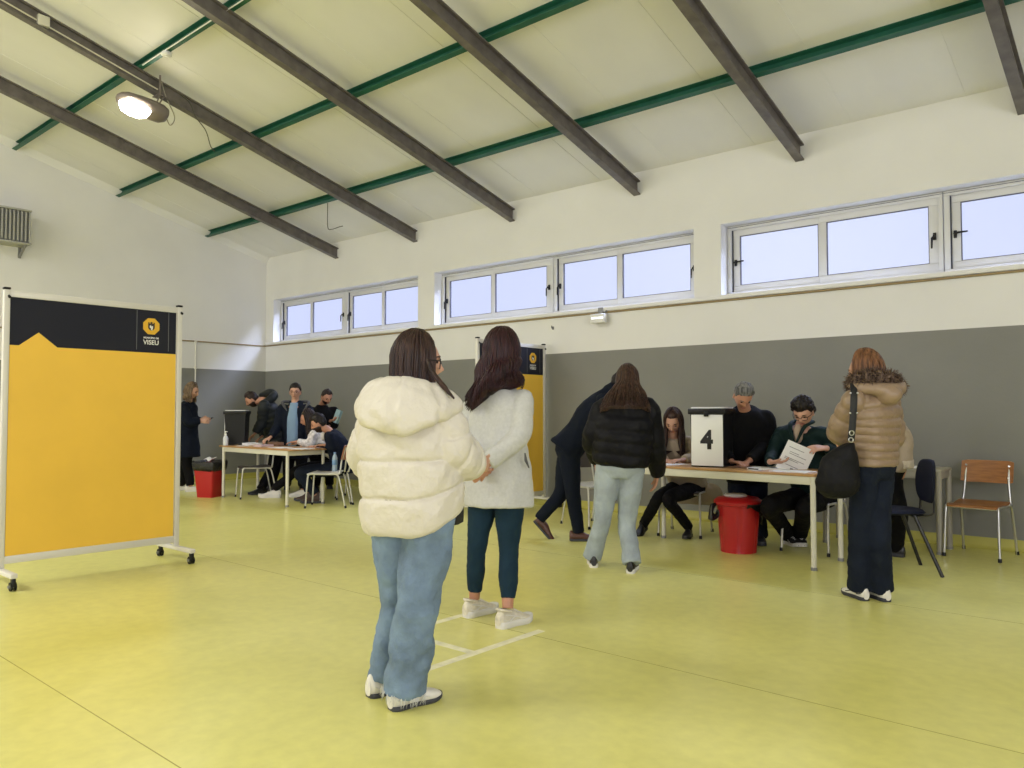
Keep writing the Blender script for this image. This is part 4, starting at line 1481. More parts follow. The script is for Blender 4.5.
# ---- skeleton ----------------------------------------------------------
class Fig:
    """a posed figure. Points are given as (x, y, depth offset) measured in the photo at the figure's own depth w."""

    def __init__(f, label, w, pel, chs, nck, hd, psi, psi_h=None, pitch=0, roll=0, psi_c=None, fem=False, sw=0.165, hw=0.085,
                 el=(None, None), wr=(None, None), kn=(None, None), an=(None, None), base=None, group=None, sh=(None, None), lean=0.0):
        f.w, f.fem = w, fem
        f.ears = not fem
        g = f.pt
        f.pel, f.chs, f.nck, f.hd = g(pel), g(chs), g(nck), g(hd)
        f.psi = psi
        f.psc = psi if psi_c is None else psi_c
        f.psh = psi if psi_h is None else psi_h
        f.rp, f.rc = rightof(f.psi), rightof(f.psc)
        up = (f.nck - f.chs).normalized()
        f.up = up
        f.sh = [g(sh[i]) if sh[i] else f.nck - up * 0.07 + f.rc * (s * sw) for i, s in ((0, -1), (1, 1))]
        ud = (f.chs - f.pel).normalized()
        f.hp = [f.pel + f.rp * (s * hw) - ZUP * 0.03 for s in (-1, 1)]
        f.el = [g(p) for p in el]
        f.wr = [g(p) for p in wr]
        f.kn = [g(p) for p in kn]
        f.an = [g(p) for p in an]
        f.H = head_matrix(f.hd, f.psh, pitch, roll)
        b = base if base is not None else (f.an[0] + f.an[1]) / 2
        f.base = V((b.x, b.y, 0))
        f.root = thing('person', label, 'person', f.base, 0, group)
        f.spine = [f.pel, f.pel.lerp(f.chs, 0.5) + f.bow(), f.chs, f.nck]

    def bow(f):
        return V()

    def pt(f, p):
        if p is None or isinstance(p, V):
            return p
        return at(p[0], p[1], f.w + (p[2] if len(p) > 2 else 0.0))

    # spine parameter: 0 pelvis, .35 waist, .7 chest, 1 base of the neck; below 0 goes straight down
    def sp(f, t, hang=None):
        if t < 0:
            d = (hang if hang is not None else V((0, 0, -1)))
            return f.pel + d * (-t)
        k = [0, 0.35, 0.7, 1.0]
        if t > 1:
            return f.nck + (f.nck - f.chs).normalized() * (t - 1) * 0.5
        for i in range(3):
            if t <= k[i + 1]:
                u = (t - k[i]) / (k[i + 1] - k[i])
                p = f.spine
                a = p[i - 1] if i else 2 * p[0] - p[1]
                b = p[i + 2] if i < 2 else 2 * p[3] - p[2]
                return cat(a, p[i], p[i + 1], b, u)

    def fr(f, t, hang=None):
        c = f.sp(t, hang)
        e = 0.03
        up = (f.sp(t + e, hang) - f.sp(t - e, hang)).normalized()
        k = smooth(0.0, 0.7, t)
        r = f.rp.lerp(f.rc, k)
        r = (r - up * r.dot(up)).normalized()
        return c, r, r.cross(up), up

    def ring(f, t, hw, hd, yo=0.0, n=36, e=2.4, hang=None, mod=None):
        c, r, fw, up = f.fr(t, hang)
        lift = getattr(mod, 'lift', None) if mod else None
        out = []
        for j in range(n):
            a = 2 * PI * j / n
            ca, sa = math.cos(a), math.sin(a)
            k = (abs(ca) ** e + abs(sa) ** e) ** (-1 / e)
            if mod:
                k *= mod(t, a)
            out.append(c + fw * yo + r * (hw * k * ca) + fw * (hd * k * sa) + (up * lift(t, a) if lift else V()))
        return out

    def torso(f, mb, prof, step=0.03, n=40, puff=None, hang=None, mod=None, e=2.4):
        """prof: list of (t, half width, half depth, forward offset)"""
        ts = [p[0] for p in prof]
        vals = [V(p[1:4]) for p in prof]
        rings = []
        m = max(2, int((ts[-1] - ts[0]) / step))
        for i in range(m + 1):
            t = ts[0] + (ts[-1] - ts[0]) * i / m
            k = 0
            while k < len(ts) - 2 and t > ts[k + 1]:
                k += 1
            u = (t - ts[k]) / (ts[k + 1] - ts[k])
            p1, p2 = vals[k], vals[k + 1]
            p0 = vals[k - 1] if k else p1
            p3 = vals[k + 2] if k + 2 < len(vals) else p2
            v = cat(p0, p1, p2, p3, u)
            b = puff(t) if puff else 0.0
            rings.append(f.ring(t, max(v.x, 0.01) + b, max(v.y, 0.01) + b, v.z, n, e, hang, mod))
        mb.loft(rings)
        return mb

    def limb(f, mb, pts, rs, n=20, per=8, puff=None, mod=None, flat=1.0):
        pp = spline([V(p) for p in pts], per)
        rr = spline(list(rs), per)
        if puff:
            tot = len(pp) - 1
            rr = [r + puff(i / tot) for i, r in enumerate(rr)]
        return mb.tube(pp, rr, n, flat=flat)


def quilt(lines, amp, ex=4):
    """padding that swells between stitched lines"""
    def fn(t):
        for a, b in zip(lines, lines[1:]):
            if a <= t <= b:
                u = (t - a) / (b - a) * 2 - 1
                return amp * (1 - abs(u) ** ex)
        return 0.0
    return fn


def body(f, skin, hands=(None, None), slim=1.0, hs=1.0, voxel=0.0065, feet=True):
    """one continuous figure: head, neck, trunk, arms, hands, legs"""
    mb = MB()
    s = slim * (0.92 if f.fem else 1.0)
    add_head(mb, f.H, f.fem, ears=f.ears)
    f.limb(mb, [f.nck - f.up * 0.04, f.nck + f.up * 0.02, f.hd - V(f.H.col[2][:3]) * 0.05 - V(f.H.col[1][:3]) * 0.015], [0.062 * s, 0.054 * s, 0.052 * s], 16)
    f.torso(mb, [(-0.06, 0.13 * s, 0.10 * s, 0), (0.05, 0.15 * s, 0.105 * s, 0), (0.35, 0.12 * s, 0.085 * s, 0), (0.7, 0.15 * s, 0.10 * s, 0), (0.9, 0.14 * s, 0.085 * s, 0), (1.0, 0.06 * s, 0.055 * s, 0)], 0.06, 28)
    for i in (0, 1):
        if f.el[i] and f.wr[i]:
            f.limb(mb, [f.sh[i].lerp(f.nck, 0.3) - ZUP * 0.02, f.sh[i], f.el[i], f.wr[i]], [0.045 * s, 0.046 * s, 0.036 * s, 0.025 * s], 14)
            h = hands[i]
            if h:
                d, pn, curl = h[0], h[1], (h[2] if len(h) > 2 else 25)
                sd = h[3] if len(h) > 3 else (1 if i == 0 else -1)
                add_hand(mb, f.wr[i] + V(d).normalized() * 0.01, d, pn, sd, hs, curl)
        if f.kn[i] and f.an[i]:
            f.limb(mb, [f.hp[i], f.hp[i].lerp(f.kn[i], 0.5), f.kn[i], f.kn[i].lerp(f.an[i], 0.4), f.an[i] - ZUP * 0.02], [0.075 * s, 0.068 * s, 0.05 * s, 0.048 * s, 0.034 * s], 16)
    me = remesh(mb, voxel, 1, off=f.base)
    return link('body', me, M[skin], f.root, 180)


def trousers(f, m, rs, waist=0.25, hw=0.165, hd=0.125, disp=0.02, voxel=0.008, hem=(0.0, 0.0), seat=0.0, name='trousers', mod=None, rnd_hem=0.0, yo=0.0, dfine=0.008, low=-0.02, rs2=None):
    """rs: radii at hip, mid thigh, knee, calf, hem"""
    mb = MB()
    f.torso(mb, [(low - 0.06, hw * 0.75, hd * 0.8, yo), (low, hw * 0.98, hd * 0.98, yo), (0.08, hw, hd, yo), (waist, hw * 0.86, hd * 0.86, yo)], 0.03, 32)
    for i in (0, 1):
        k = f.kn[i]
        a = f.an[i] + (f.an[i] - k).normalized() * hem[i]
        h = f.hp[i]
        f.limb(mb, [h + (h - k).normalized() * 0.03, h.lerp(k, 0.45), k, k.lerp(a, 0.5), a], list(rs2 if rs2 and i == 0 else rs), 24, 10)
    me = remesh(mb, voxel, 3, [(TEX_MID, disp), (TEX_FINE, dfine)], off=f.base)
    return link(name, me, m, f.root, 180)


def upper(f, name, m, prof, arm, voxel=0.008, puff=None, apuff=None, disp=0.018, dfine=0.006, hang=None, mod=None, smooth_=14, cuff=(0.0, 0.0), shoulder=0.075, arms=(True, True), e=2.4, step=0.02, extra=None):
    """a garment with sleeves; arm: radii at shoulder, mid upper arm, elbow, mid forearm, cuff"""
    mb = MB()
    f.torso(mb, prof, step, 44, puff, hang, mod, e)
    for i in (0, 1):
        if not arms[i]:
            continue
        s, e_, w_ = f.sh[i], f.el[i], f.wr[i]
        w_ = w_ + (w_ - e_).normalized() * cuff[i]
        inn = s.lerp(f.nck, 0.5) - f.up * 0.05
        f.limb(mb, [inn, s, s.lerp(e_, 0.5), e_, e_.lerp(w_, 0.5), w_], [shoulder * 0.82, arm[0] * 0.87, arm[1] * 0.98, arm[2], arm[3], arm[4]], 22, 10, apuff)
    if extra:
        extra(mb)
    dd = []
    if disp:
        dd.append((TEX_MID, disp))
    if dfine:
        dd.append((TEX_FINE, dfine))
    me = remesh(mb, voxel, smooth_, dd, off=f.base)
    return link(name, me, m, f.root, 180)


def specs(root, H, m=None, r=0.022, square=True):
    g = MB()
    for s in (-1, 1):
        pts = []
        for j in range(17):
            a = 2 * PI * j / 16
            ca, sa = math.cos(a), math.sin(a)
            k = (abs(ca) ** 3 + abs(sa) ** 3) ** (-1 / 3) if square else 1
            pts.append(H @ V((s * 0.033 + r * 1.15 * k * ca, 0.099 - 0.012 * abs(s * 0.033 + r * ca) / 0.06, -0.006 + r * 0.85 * k * sa)))
        g.tube(pts, 0.0024, 6)
        g.tube([H @ V((s * 0.058, 0.088, 0.004)), H @ V((s * 0.078, 0.05, 0.004)), H @ V((s * 0.079, -0.01, 0.002))], 0.0024, 6)
    g.tube([H @ V((-0.010, 0.100, -0.002)), H @ V((0, 0.104, 0.002)), H @ V((0.010, 0.100, -0.002))], 0.0024, 6)
    return g.build('glasses', m or M['black_plastic'], root, ang=80)


def foot_at(heel, toe):
    """heel and toe tips on the floor in the photo -> point under the ankle, toe direction"""
    a, b = ground(*heel), ground(*toe)
    d = (b - a).normalized()
    return a + d * 0.075, d
DK = mat('black_cloth', (0.005, 0.005, 0.006), 0.85, spec=0.15, bump=0.25, bscale=60)
NAVY = mat('navy_cloth', (0.006, 0.009, 0.018), 0.85, spec=0.15, bump=0.25, bscale=60)
BLACKTR = mat('black_trouser_cloth', (0.005, 0.005, 0.006), 0.85, spec=0.15, bump=0.2, bscale=60)
CREAM = mat('cream_puffer_nylon', (0.60, 0.56, 0.485), 0.5, sheen=0.1, bump=0.5, bscale=13, bdist=0.03)
GREYCOAT = mat('pale_grey_wool', (0.49, 0.49, 0.475), 0.95, var=0.06, vscale=60, bump=0.3, bscale=180)
JEAN_MID = mat('washed_blue_denim', (0.145, 0.212, 0.300), 0.85, var=0.32, vscale=7, bump=0.35, bscale=90)
JEAN_PALE = mat('pale_washed_denim', (0.30, 0.345, 0.37), 0.85, var=0.22, vscale=7, bump=0.3, bscale=80)
JEAN_DARK = mat('dark_denim', (0.009, 0.013, 0.024), 0.85, spec=0.15, var=0.2, vscale=8, bump=0.3, bscale=90)
TEAL = mat('dark_teal_cotton', (0.010, 0.028, 0.046), 0.8, spec=0.15, var=0.12, vscale=10, bump=0.2, bscale=120)
TAN = mat('tan_puffer_nylon', (0.265, 0.185, 0.118), 0.42, bump=0.3, bscale=30, bdist=0.015)
BEIGE = mat('beige_coat_cloth', (0.36, 0.29, 0.21), 0.85, bump=0.25, bscale=70)
GREENJ = mat('dark_green_jacket', (0.006, 0.018, 0.017), 0.7, spec=0.15, bump=0.25, bscale=50)
GREYPUF = mat('dark_grey_puffer', (0.020, 0.023, 0.023), 0.5, spec=0.15, bump=0.3, bscale=30)
SHOE_W = mat('white_shoe_leather', (0.72, 0.69, 0.62), 0.5, bump=0.2, bscale=50)
SHOE_B = mat('beige_white_shoe', (0.62, 0.57, 0.46), 0.6, var=0.18, vscale=30, bump=0.2, bscale=60)
SOLE_W = mat('white_rubber', (0.66, 0.64, 0.60), 0.6)
SOLE_D = mat('dark_rubber', (0.035, 0.037, 0.045), 0.6)
BROWN_SHOE = mat('brown_leather', (0.085, 0.030, 0.018), 0.35)
BLACK_SHOE = mat('black_leather', (0.010, 0.010, 0.011), 0.4)
H_BROWN = hair_mat('dark_brown_hair', (0.016, 0.009, 0.008), (0.055, 0.028, 0.020))
H_PLUM = hair_mat('plum_brown_hair', (0.012, 0.004, 0.005), (0.042, 0.013, 0.015))
H_LIGHT = hair_mat('streaked_brown_hair', (0.016, 0.009, 0.007), (0.085, 0.043, 0.029))
H_AUB = hair_mat('auburn_hair', (0.060, 0.025, 0.012), (0.26, 0.12, 0.055))
H_BLOND = hair_mat('dull_blond_hair', (0.06, 0.040, 0.024), (0.24, 0.165, 0.095))
H_BLACK = hair_mat('black_hair', (0.006, 0.005, 0.005), (0.022, 0.016, 0.013), 0.45)
H_DARK = hair_mat('very_dark_hair', (0.010, 0.006, 0.005), (0.032, 0.018, 0.014))
H_GREY = hair_mat('grey_hair', (0.06, 0.06, 0.06), (0.24, 0.235, 0.225), 0.5)
LFT = -RGT
TOC = -FWD0


def ank(A, h=0.095):
    return A + ZUP * h


def arm_dir(f, i):
    return (f.wr[i] - f.el[i]).normalized()


# ---- 1: woman in the cream puffer jacket ------------------------------------------------
def woman_cream():
    AL, dL = foot_at((367, 698), (409, 687))
    AR, dR = foot_at((389, 711), (436, 698))
    f = Fig('woman in an oversized cream puffer jacket and wide blue jeans, standing on the open floor', 3.27,
            (413, 514), (411, 432), (413, 393), (417, 361), 28, 74, 4, fem=True, sw=0.155, hw=0.082, sh=((381, 421, 0.07), (443, 423, -0.07)),
            el=((371, 456, 0.20), (449, 451, -0.05)), wr=((395, 470, 0.36), (475, 465, 0.14)),
            kn=((398, 600, 0.08), (418, 604, -0.08)), an=(ank(AL), ank(AR)))
    body(f, 'skin_pale', ((LFT * -0.6 + FWD0, -ZUP), (RGT * 0.5 + FWD0 * 0.8, LFT)), hs=0.9)
    trousers(f, JEAN_MID, (0.106, 0.100, 0.088, 0.090, 0.090), 0.2, 0.183, 0.14, 0.030, 0.007, (0.03, 0.035), dfine=0.012, rs2=(0.106, 0.098, 0.080, 0.070, 0.062))
    # frayed threads along the hem of the near leg
    fr = MB()
    rn = random.Random(3)
    dl = (f.an[1] - f.kn[1]).normalized()
    hc = f.an[1] + dl * 0.033
    for k in range(80):
        a = rn.uniform(0, 2 * PI)
        u = rightof(28) * math.cos(a) + heading(28) * math.sin(a)
        u = u - dl * u.dot(dl)
        p = hc + u * rn.uniform(0.084, 0.094) - dl * 0.01
        fr.tube([p, p + dl * rn.uniform(0.012, 0.022) + u * 0.003, p + dl * rn.uniform(0.022, 0.045) + u * rn.uniform(-0.004, 0.006) + V((rn.uniform(-1, 1), rn.uniform(-1, 1), 0)) * 0.006], [0.0016, 0.0014, 0.0008], 4)
    fr.build('frayed_hem', mat('pale_threads', (0.62, 0.62, 0.58), 0.9), f.root, ang=180)
    shoe(f.root, AL, dL, SHOE_W, SOLE_D, 0.92, wid=1.12, thick=0.017, accent=SOLE_W)
    shoe(f.root, AR, dR, SHOE_W, SOLE_D, 0.92, wid=1.12, thick=0.017, accent=SOLE_W)
    pq = quilt([-0.075, 0.17, 0.48, 0.82, 1.15], 0.020, 9)

    def mod(t, a):
        return 1 + 0.012 * math.sin(a * 5 + t * 11) + 0.010 * math.sin(a * 9 - t * 17)
    mod.lift = lambda t, a: smooth(0.5, -0.05, t) * (0.075 * max(0.0, math.cos(a - 0.5)) ** 1.5 - 0.012 * max(0, math.cos(a - PI)))
    jk = upper(f, 'puffer_jacket', CREAM,
          [(-0.075, 0.190, 0.155, 0), (0.0, 0.198, 0.165, 0), (0.17, 0.200, 0.168, 0), (0.35, 0.204, 0.17, 0), (0.48, 0.204, 0.168, 0), (0.70, 0.198, 0.158, 0), (0.88, 0.165, 0.125, 0), (1.0, 0.11, 0.10, 0), (1.10, 0.09, 0.095, 0)],
          (0.086, 0.096, 0.094, 0.085, 0.048), 0.006, pq, quilt([0.0, 0.36, 0.62, 0.84, 1.0], 0.014, 7), 0.013, 0.006, mod=mod, shoulder=0.08, cuff=(0.0, 0.0), smooth_=1, step=0.012)
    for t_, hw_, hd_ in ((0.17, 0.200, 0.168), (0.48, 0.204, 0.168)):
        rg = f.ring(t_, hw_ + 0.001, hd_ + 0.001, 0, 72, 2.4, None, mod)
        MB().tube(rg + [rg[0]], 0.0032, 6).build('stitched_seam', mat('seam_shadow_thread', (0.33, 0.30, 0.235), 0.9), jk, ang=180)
    bg = thing('handbag', 'small black bag at the hip of the woman in the cream puffer jacket', 'bag', f.pt((454, 512, 0.02)))
    c = f.pt((451, 507, 0.04))
    bx = MB()
    rings = []
    for z, k in ((-0.075, 0.6), (-0.065, 0.95), (0.0, 1.0), (0.06, 0.9), (0.075, 0.5)):
        rings.append([c + ZUP * z + rightof(60) * (0.030 * k * math.cos(a)) + heading(60) * (0.06 * k * math.sin(a)) for a in [2 * PI * j / 18 for j in range(18)]])
    bx.loft(rings)
    bx.build('pouch', M['black_matte'], bg, ang=70)
    MB().tube(spline([c + ZUP * 0.07, c + ZUP * 0.16 - RGT * 0.02, c + ZUP * 0.26 - RGT * 0.05], 5), 0.008, 6).build('strap', M['black_matte'], bg)
    # hood lying on the back
    pts = [(459, 406, -0.02), (449, 402, -0.10), (428, 403, -0.17), (402, 405, -0.20), (381, 403, -0.14), (371, 399, -0.03), (377, 389, 0.10)]
    c = [f.pt(p) for p in pts]
    av = [0.014, 0.038, 0.054, 0.060, 0.058, 0.050, 0.035]
    bv = [0.012, 0.050, 0.090, 0.116, 0.106, 0.080, 0.05]
    cc, aa, bb = spline(c, 12), spline(av, 12), spline(bv, 12)
    ctr = f.nck
    qf = quilt([0.0, 0.30, 0.52, 0.78, 1.0], 0.012, 8)
    rings = []
    for i, p in enumerate(cc):
        o_ = (p - ctr)
        o_.z = 0
        o_.normalize()
        up = (ZUP * 0.93 - o_ * 0.36).normalized()
        n_ = len(cc)
        g = qf(i / (n_ - 1))
        ring = []
        for j in range(28):
            a = 2 * PI * j / 28
            w_ = 1 + 0.03 * math.sin(3 * a + i * 0.2)
            ring.append(p + o_ * ((aa[i] + g) * w_ * math.cos(a)) + up * ((bb[i] + g) * w_ * math.sin(a)))
        rings.append(ring)
    mb = MB().loft(rings)
    mb.ball(f.nck - ZUP * 0.0 + heading(28) * -0.02, 0.12, 0.12, 0.085, 12)
    me = remesh(mb, 0.008, 2, [(TEX_MID, 0.02), (TEX_FINE, 0.008)], off=f.base)
    link('hood', me, CREAM, f.root, 180)
    hr = long_hair(f.root, f.H, H_BROWN, 0.135, 135, 0.0, 0.03, locks=260, lr=0.0042, vol=1.10, seed=3, uneven=0.02, narrow=0.0)
    st = MB()
    for k in range(10):
        o_ = V((0.004 * math.sin(k * 2.1), 0.004 * math.cos(k * 1.7), 0.003 * math.sin(k)))
        st.tube(spline([f.pt((428, 360, -0.115)) + o_, f.pt((433, 373, -0.125)) + o_, f.pt((443, 386, -0.15)) + o_ * 1.3, f.pt((454, 398.5, -0.17)) + o_ * 0.6], 5), [0.007] * 12 + [0.005, 0.004, 0.003, 0.002], 6)
    st.build('hair_strand', H_BROWN, hr, ang=180)
    specs(f.root, f.H, r=0.024)
    face_parts(f.root, f.H, H_BROWN, fem=True)
    return f


# ---- 2: woman in the pale grey coat ---------------------------------------------------
def woman_grey():
    AL, dL = foot_at((465, 618), (500, 609))
    AR, dR = foot_at((498, 629), (535, 619))
    f = Fig('woman in a pale grey wool coat and dark skinny trousers, hands clasped behind her back', 4.55,
            (498, 472), (497, 419), (501, 387), (503, 352.5), 32, 66, 2, fem=True, sw=0.165, hw=0.08,
            el=((464, 431, 0.04), (520, 436, -0.16)), wr=((472, 463, -0.15), (487, 464, -0.23)),
            kn=((477, 545, 0.02), (509, 552, -0.05)), an=(ank(AL, 0.12), ank(AR, 0.12)))
    body(f, 'skin', ((RGT * 0.8 - ZUP * 0.6, TOC * 0.9 + ZUP * 0.4, 70), (LFT * 0.75 - ZUP * 0.8 + TOC * 0.1, FWD0 * 0.5 + LFT * 0.6 - ZUP * 0.2, 62)), hs=0.9, voxel=0.005)
    trousers(f, TEAL, (0.098, 0.084, 0.058, 0.056, 0.042), 0.2, 0.165, 0.125, 0.010, 0.007, (-0.035, -0.035), dfine=0.008)
    shoe(f.root, AL, dL, SHOE_B, SOLE_W, 0.98, wid=1.12, thick=0.036, laces=SHOE_W, accent=SOLE_W, collar=True)
    shoe(f.root, AR, dR, SHOE_B, SOLE_W, 0.98, wid=1.12, thick=0.036, laces=SHOE_W, accent=SOLE_W, collar=True)

    def mod(t, a):
        return 1 + 0.02 * smooth(0.5, -0.2, t) * math.sin(a * 4 + 0.8) + 0.012 * smooth(0.6, -0.1, t) * math.sin(a * 9 + 2)
    co = upper(f, 'wool_coat', GREYCOAT,
               [(-0.195, 0.222, 0.165, 0), (-0.1, 0.210, 0.160, 0), (0.1, 0.195, 0.15, 0), (0.35, 0.178, 0.138, 0), (0.70, 0.172, 0.128, 0), (0.86, 0.158, 0.108, 0), (0.95, 0.12, 0.09, 0), (1.02, 0.078, 0.078, 0)],
               (0.064, 0.063, 0.060, 0.056, 0.050), 0.008, None, None, 0.018, 0.005, mod=mod, shoulder=0.070, cuff=(-0.01, -0.01))
    # collar, pocket slit, wrist watch
    cm = MB()
    rings = []
    for i, (z, r1) in enumerate(((-0.02, 0.086), (0.02, 0.082), (0.045, 0.078), (0.04, 0.072), (0.0, 0.07))):
        rings.append([f.nck + f.up * z + rightof(32) * (r1 * 1.05 * math.cos(a)) + heading(32) * (r1 * math.sin(a)) for a in [2 * PI * j / 24 for j in range(24)]])
    cm.loft(rings)
    cm.build('collar', GREYCOAT, co, ang=180)
    sl = MB()
    a, b = f.pt((525, 453, -0.165)), f.pt((529, 468, -0.165))
    sl.tube([a, (a + b) / 2 + LFT * 0.006, b], [0.004, 0.010, 0.004], 8, flat=0.7)
    sl.build('pocket_slit', mat('pocket_shadow_lining', (0.10, 0.10, 0.10), 0.9), co, ang=180)
    bt = MB()
    for t_ in (0.10, 0.25):
        p = f.wr[0].lerp(f.el[0], 0.55 + t_)
        d = arm_dir(f, 0)
        x = d.orthogonal().normalized()
        y = d.cross(x)
        ring = []
        for r_, h in ((0.063, -0.008), (0.066, -0.008), (0.066, 0.008), (0.063, 0.008)):
            ring.append([p + d * h + x * (r_ * math.cos(q)) + y * (r_ * math.sin(q)) for q in [2 * PI * j / 20 for j in range(20)]])
        bt.loft(ring, 0, False)
    bt.build('sleeve_strap', mat('grey_strap', (0.10, 0.10, 0.11), 0.7), co, ang=180)

    def lf(ph):
        return 1.06 - 0.45 * smooth(0.2, 1.4, ph) + 0.07 * math.sin(ph * 6) - 0.12 * smooth(-1.2, -2.2, ph)

    def sh(ph, s):
        return (LFT * 0.055 + TOC * 0.035) * s * (1 - 0.6 * smooth(0.2, 1.6, ph)) + TOC * 0.02 * s
    long_hair(f.root, f.H, H_PLUM, 0.275, 145, 0.035, 0.032, locks=300, lr=0.0055, vol=1.20, seed=5, uneven=0.16, wave=0.013, lenf=lf, shift=sh, top=0.006)
    ph = thing('phone', 'small white phone held behind the back of the woman in the grey coat', 'phone', f.wr[1] + LFT * 0.06 - ZUP * 0.03)
    p = f.pt((479, 471, -0.27))
    T = frame(p, (RGT * 0.9 + ZUP * 0.43).normalized(), (ZUP * 0.9 - RGT * 0.43).normalized(), TOC)
    MB().box((-0.034, -0.012, -0.004), (0.034, 0.012, 0.004), bev=0.003, M=T).build('phone_body', M['white_plastic'], ph)
    MB().box((-0.028, -0.009, 0.0038), (0.006, 0.009, 0.0046), M=T).build('camera_plate', M['black_plastic'], ph)
    return f


# ---- 3: woman in the black jacket and pale jeans -------------------------------------------
def woman_black():
    AL, dL = foot_at((594, 568), (590, 557))
    AR, dR = foot_at((630, 574), (637, 564))
    f = Fig('woman in a cropped black puffer jacket and pale jeans, long straight hair down her back', 6.05,
            (620, 467), (624, 426), (627, 398), (627.5, 381.5, 0.03), 4, 4, 22, fem=True, sw=0.175, hw=0.09,
            el=((592, 438, 0.05), (655, 446, 0.05)), wr=((596, 458, 0.22), (658, 474, 0.13)),
            kn=((602, 521, 0.0), (627, 525, -0.02)), an=(ank(AL), ank(AR)))
    body(f, 'skin', ((-ZUP, RGT, 25), (-ZUP + LFT * 0.25, LFT, 25)), hs=0.95)
    trousers(f, JEAN_PALE, (0.104, 0.090, 0.070, 0.068, 0.072), 0.2, 0.180, 0.135, 0.016, 0.008, (0.035, 0.035), dfine=0.008)
    shoe(f.root, AL, dL, BLACK_SHOE, SOLE_W, 0.95, thick=0.03)
    shoe(f.root, AR, dR, BLACK_SHOE, SOLE_W, 0.95, thick=0.03)
    upper(f, 'puffer_jacket', mat('black_puffer_nylon', (0.005, 0.005, 0.0065), 0.55, spec=0.15, bump=0.3, bscale=30),
          [(0.02, 0.185, 0.15, 0), (0.06, 0.205, 0.16, 0), (0.3, 0.215, 0.165, 0), (0.55, 0.215, 0.16, 0), (0.75, 0.21, 0.15, 0), (0.9, 0.175, 0.12, 0), (1.0, 0.10, 0.10, 0), (1.06, 0.08, 0.085, 0)],
          (0.078, 0.078, 0.074, 0.066, 0.050), 0.009, quilt([0.02, 0.22, 0.42, 0.62, 0.82, 1.1], 0.016), quilt([0, 0.2, 0.4, 0.6, 0.8, 1], 0.010), 0.016, 0.006, cuff=(0.03, 0.02))
    long_hair(f.root, f.H, H_LIGHT, 0.215, 150, 0.105, 0.03, shift=lambda ph, s: LFT * 0.035 * s, back=TOC * 0.08, locks=380, lr=0.0055, vol=1.14, seed=8, uneven=0.14, top=0.004, out=0.02, narrow=0.015, wave=0.004)
    return f


# ---- 4: man in the navy suit bending over the table ---------------------------------------------
def man_navy():
    d = heading(93)
    AL = ground(551.5, 538.5) - d * 0.165
    AR = ground(590, 541) - d * 0.11
    f = Fig('man in a navy suit and brown leather shoes bending over the table end', 7.35,
            (569, 449), (592, 414), (607, 395), (621, 383), 93, 93, 50, sw=0.19, hw=0.085, sh=(None, None),
            el=((603, 432, 0.2), (602, 433, -0.18)), wr=((614, 455, 0.16), (613, 456, -0.14)),
            kn=((561, 493, 0.09), (573, 493, -0.09)), an=(at(540.5, 518, 7.43), ank(AR, 0.1)))
    body(f, 'skin', ((d * 0.6 - ZUP, TOC), (d * 0.6 - ZUP, FWD0)))
    trousers(f, NAVY, (0.105, 0.092, 0.072, 0.062, 0.055), 0.2, 0.16, 0.135, 0.012, 0.009, (0.02, 0.02), dfine=0.005)
    shoe(f.root, AL, d, BROWN_SHOE, SOLE_D, 1.08, pitch=48, kind='dress', thick=0.018)
    shoe(f.root, AR, d, BROWN_SHOE, SOLE_D, 1.08, kind='dress', thick=0.018)
    hang = (V((0, 0, -0.75)) - d * 0.65).normalized()
    upper(f, 'suit_jacket', NAVY,
          [(-0.05, 0.20, 0.165, -0.03), (0.05, 0.19, 0.155, -0.02), (0.35, 0.175, 0.14, 0), (0.7, 0.205, 0.145, 0), (0.88, 0.19, 0.115, 0), (1.0, 0.085, 0.08, 0), (1.10, 0.075, 0.07, 0)],
          (0.078, 0.070, 0.062, 0.056, 0.048), 0.009, None, None, 0.016, 0.005, hang=hang, shoulder=0.072, cuff=(-0.02, -0.02))
    MB().tube([f.nck - f.up * 0.03, f.nck + f.up * 0.045, f.nck.lerp(f.hd, 0.62)], [0.075, 0.072, 0.066], 20).build('collar', NAVY, f.root, ang=180)
    cu = MB()
    for i in (0, 1):
        p, q = f.wr[i] - arm_dir(f, i) * 0.025, f.wr[i]
        cu.tube([p, q], 0.035, 14)
        cu.build('shirt_cuff', SOLE_W, f.root, ang=60)
        cu = MB()
    short_hair(f.root, f.H, H_BLACK, 0.020, neck=-0.12)
    return f


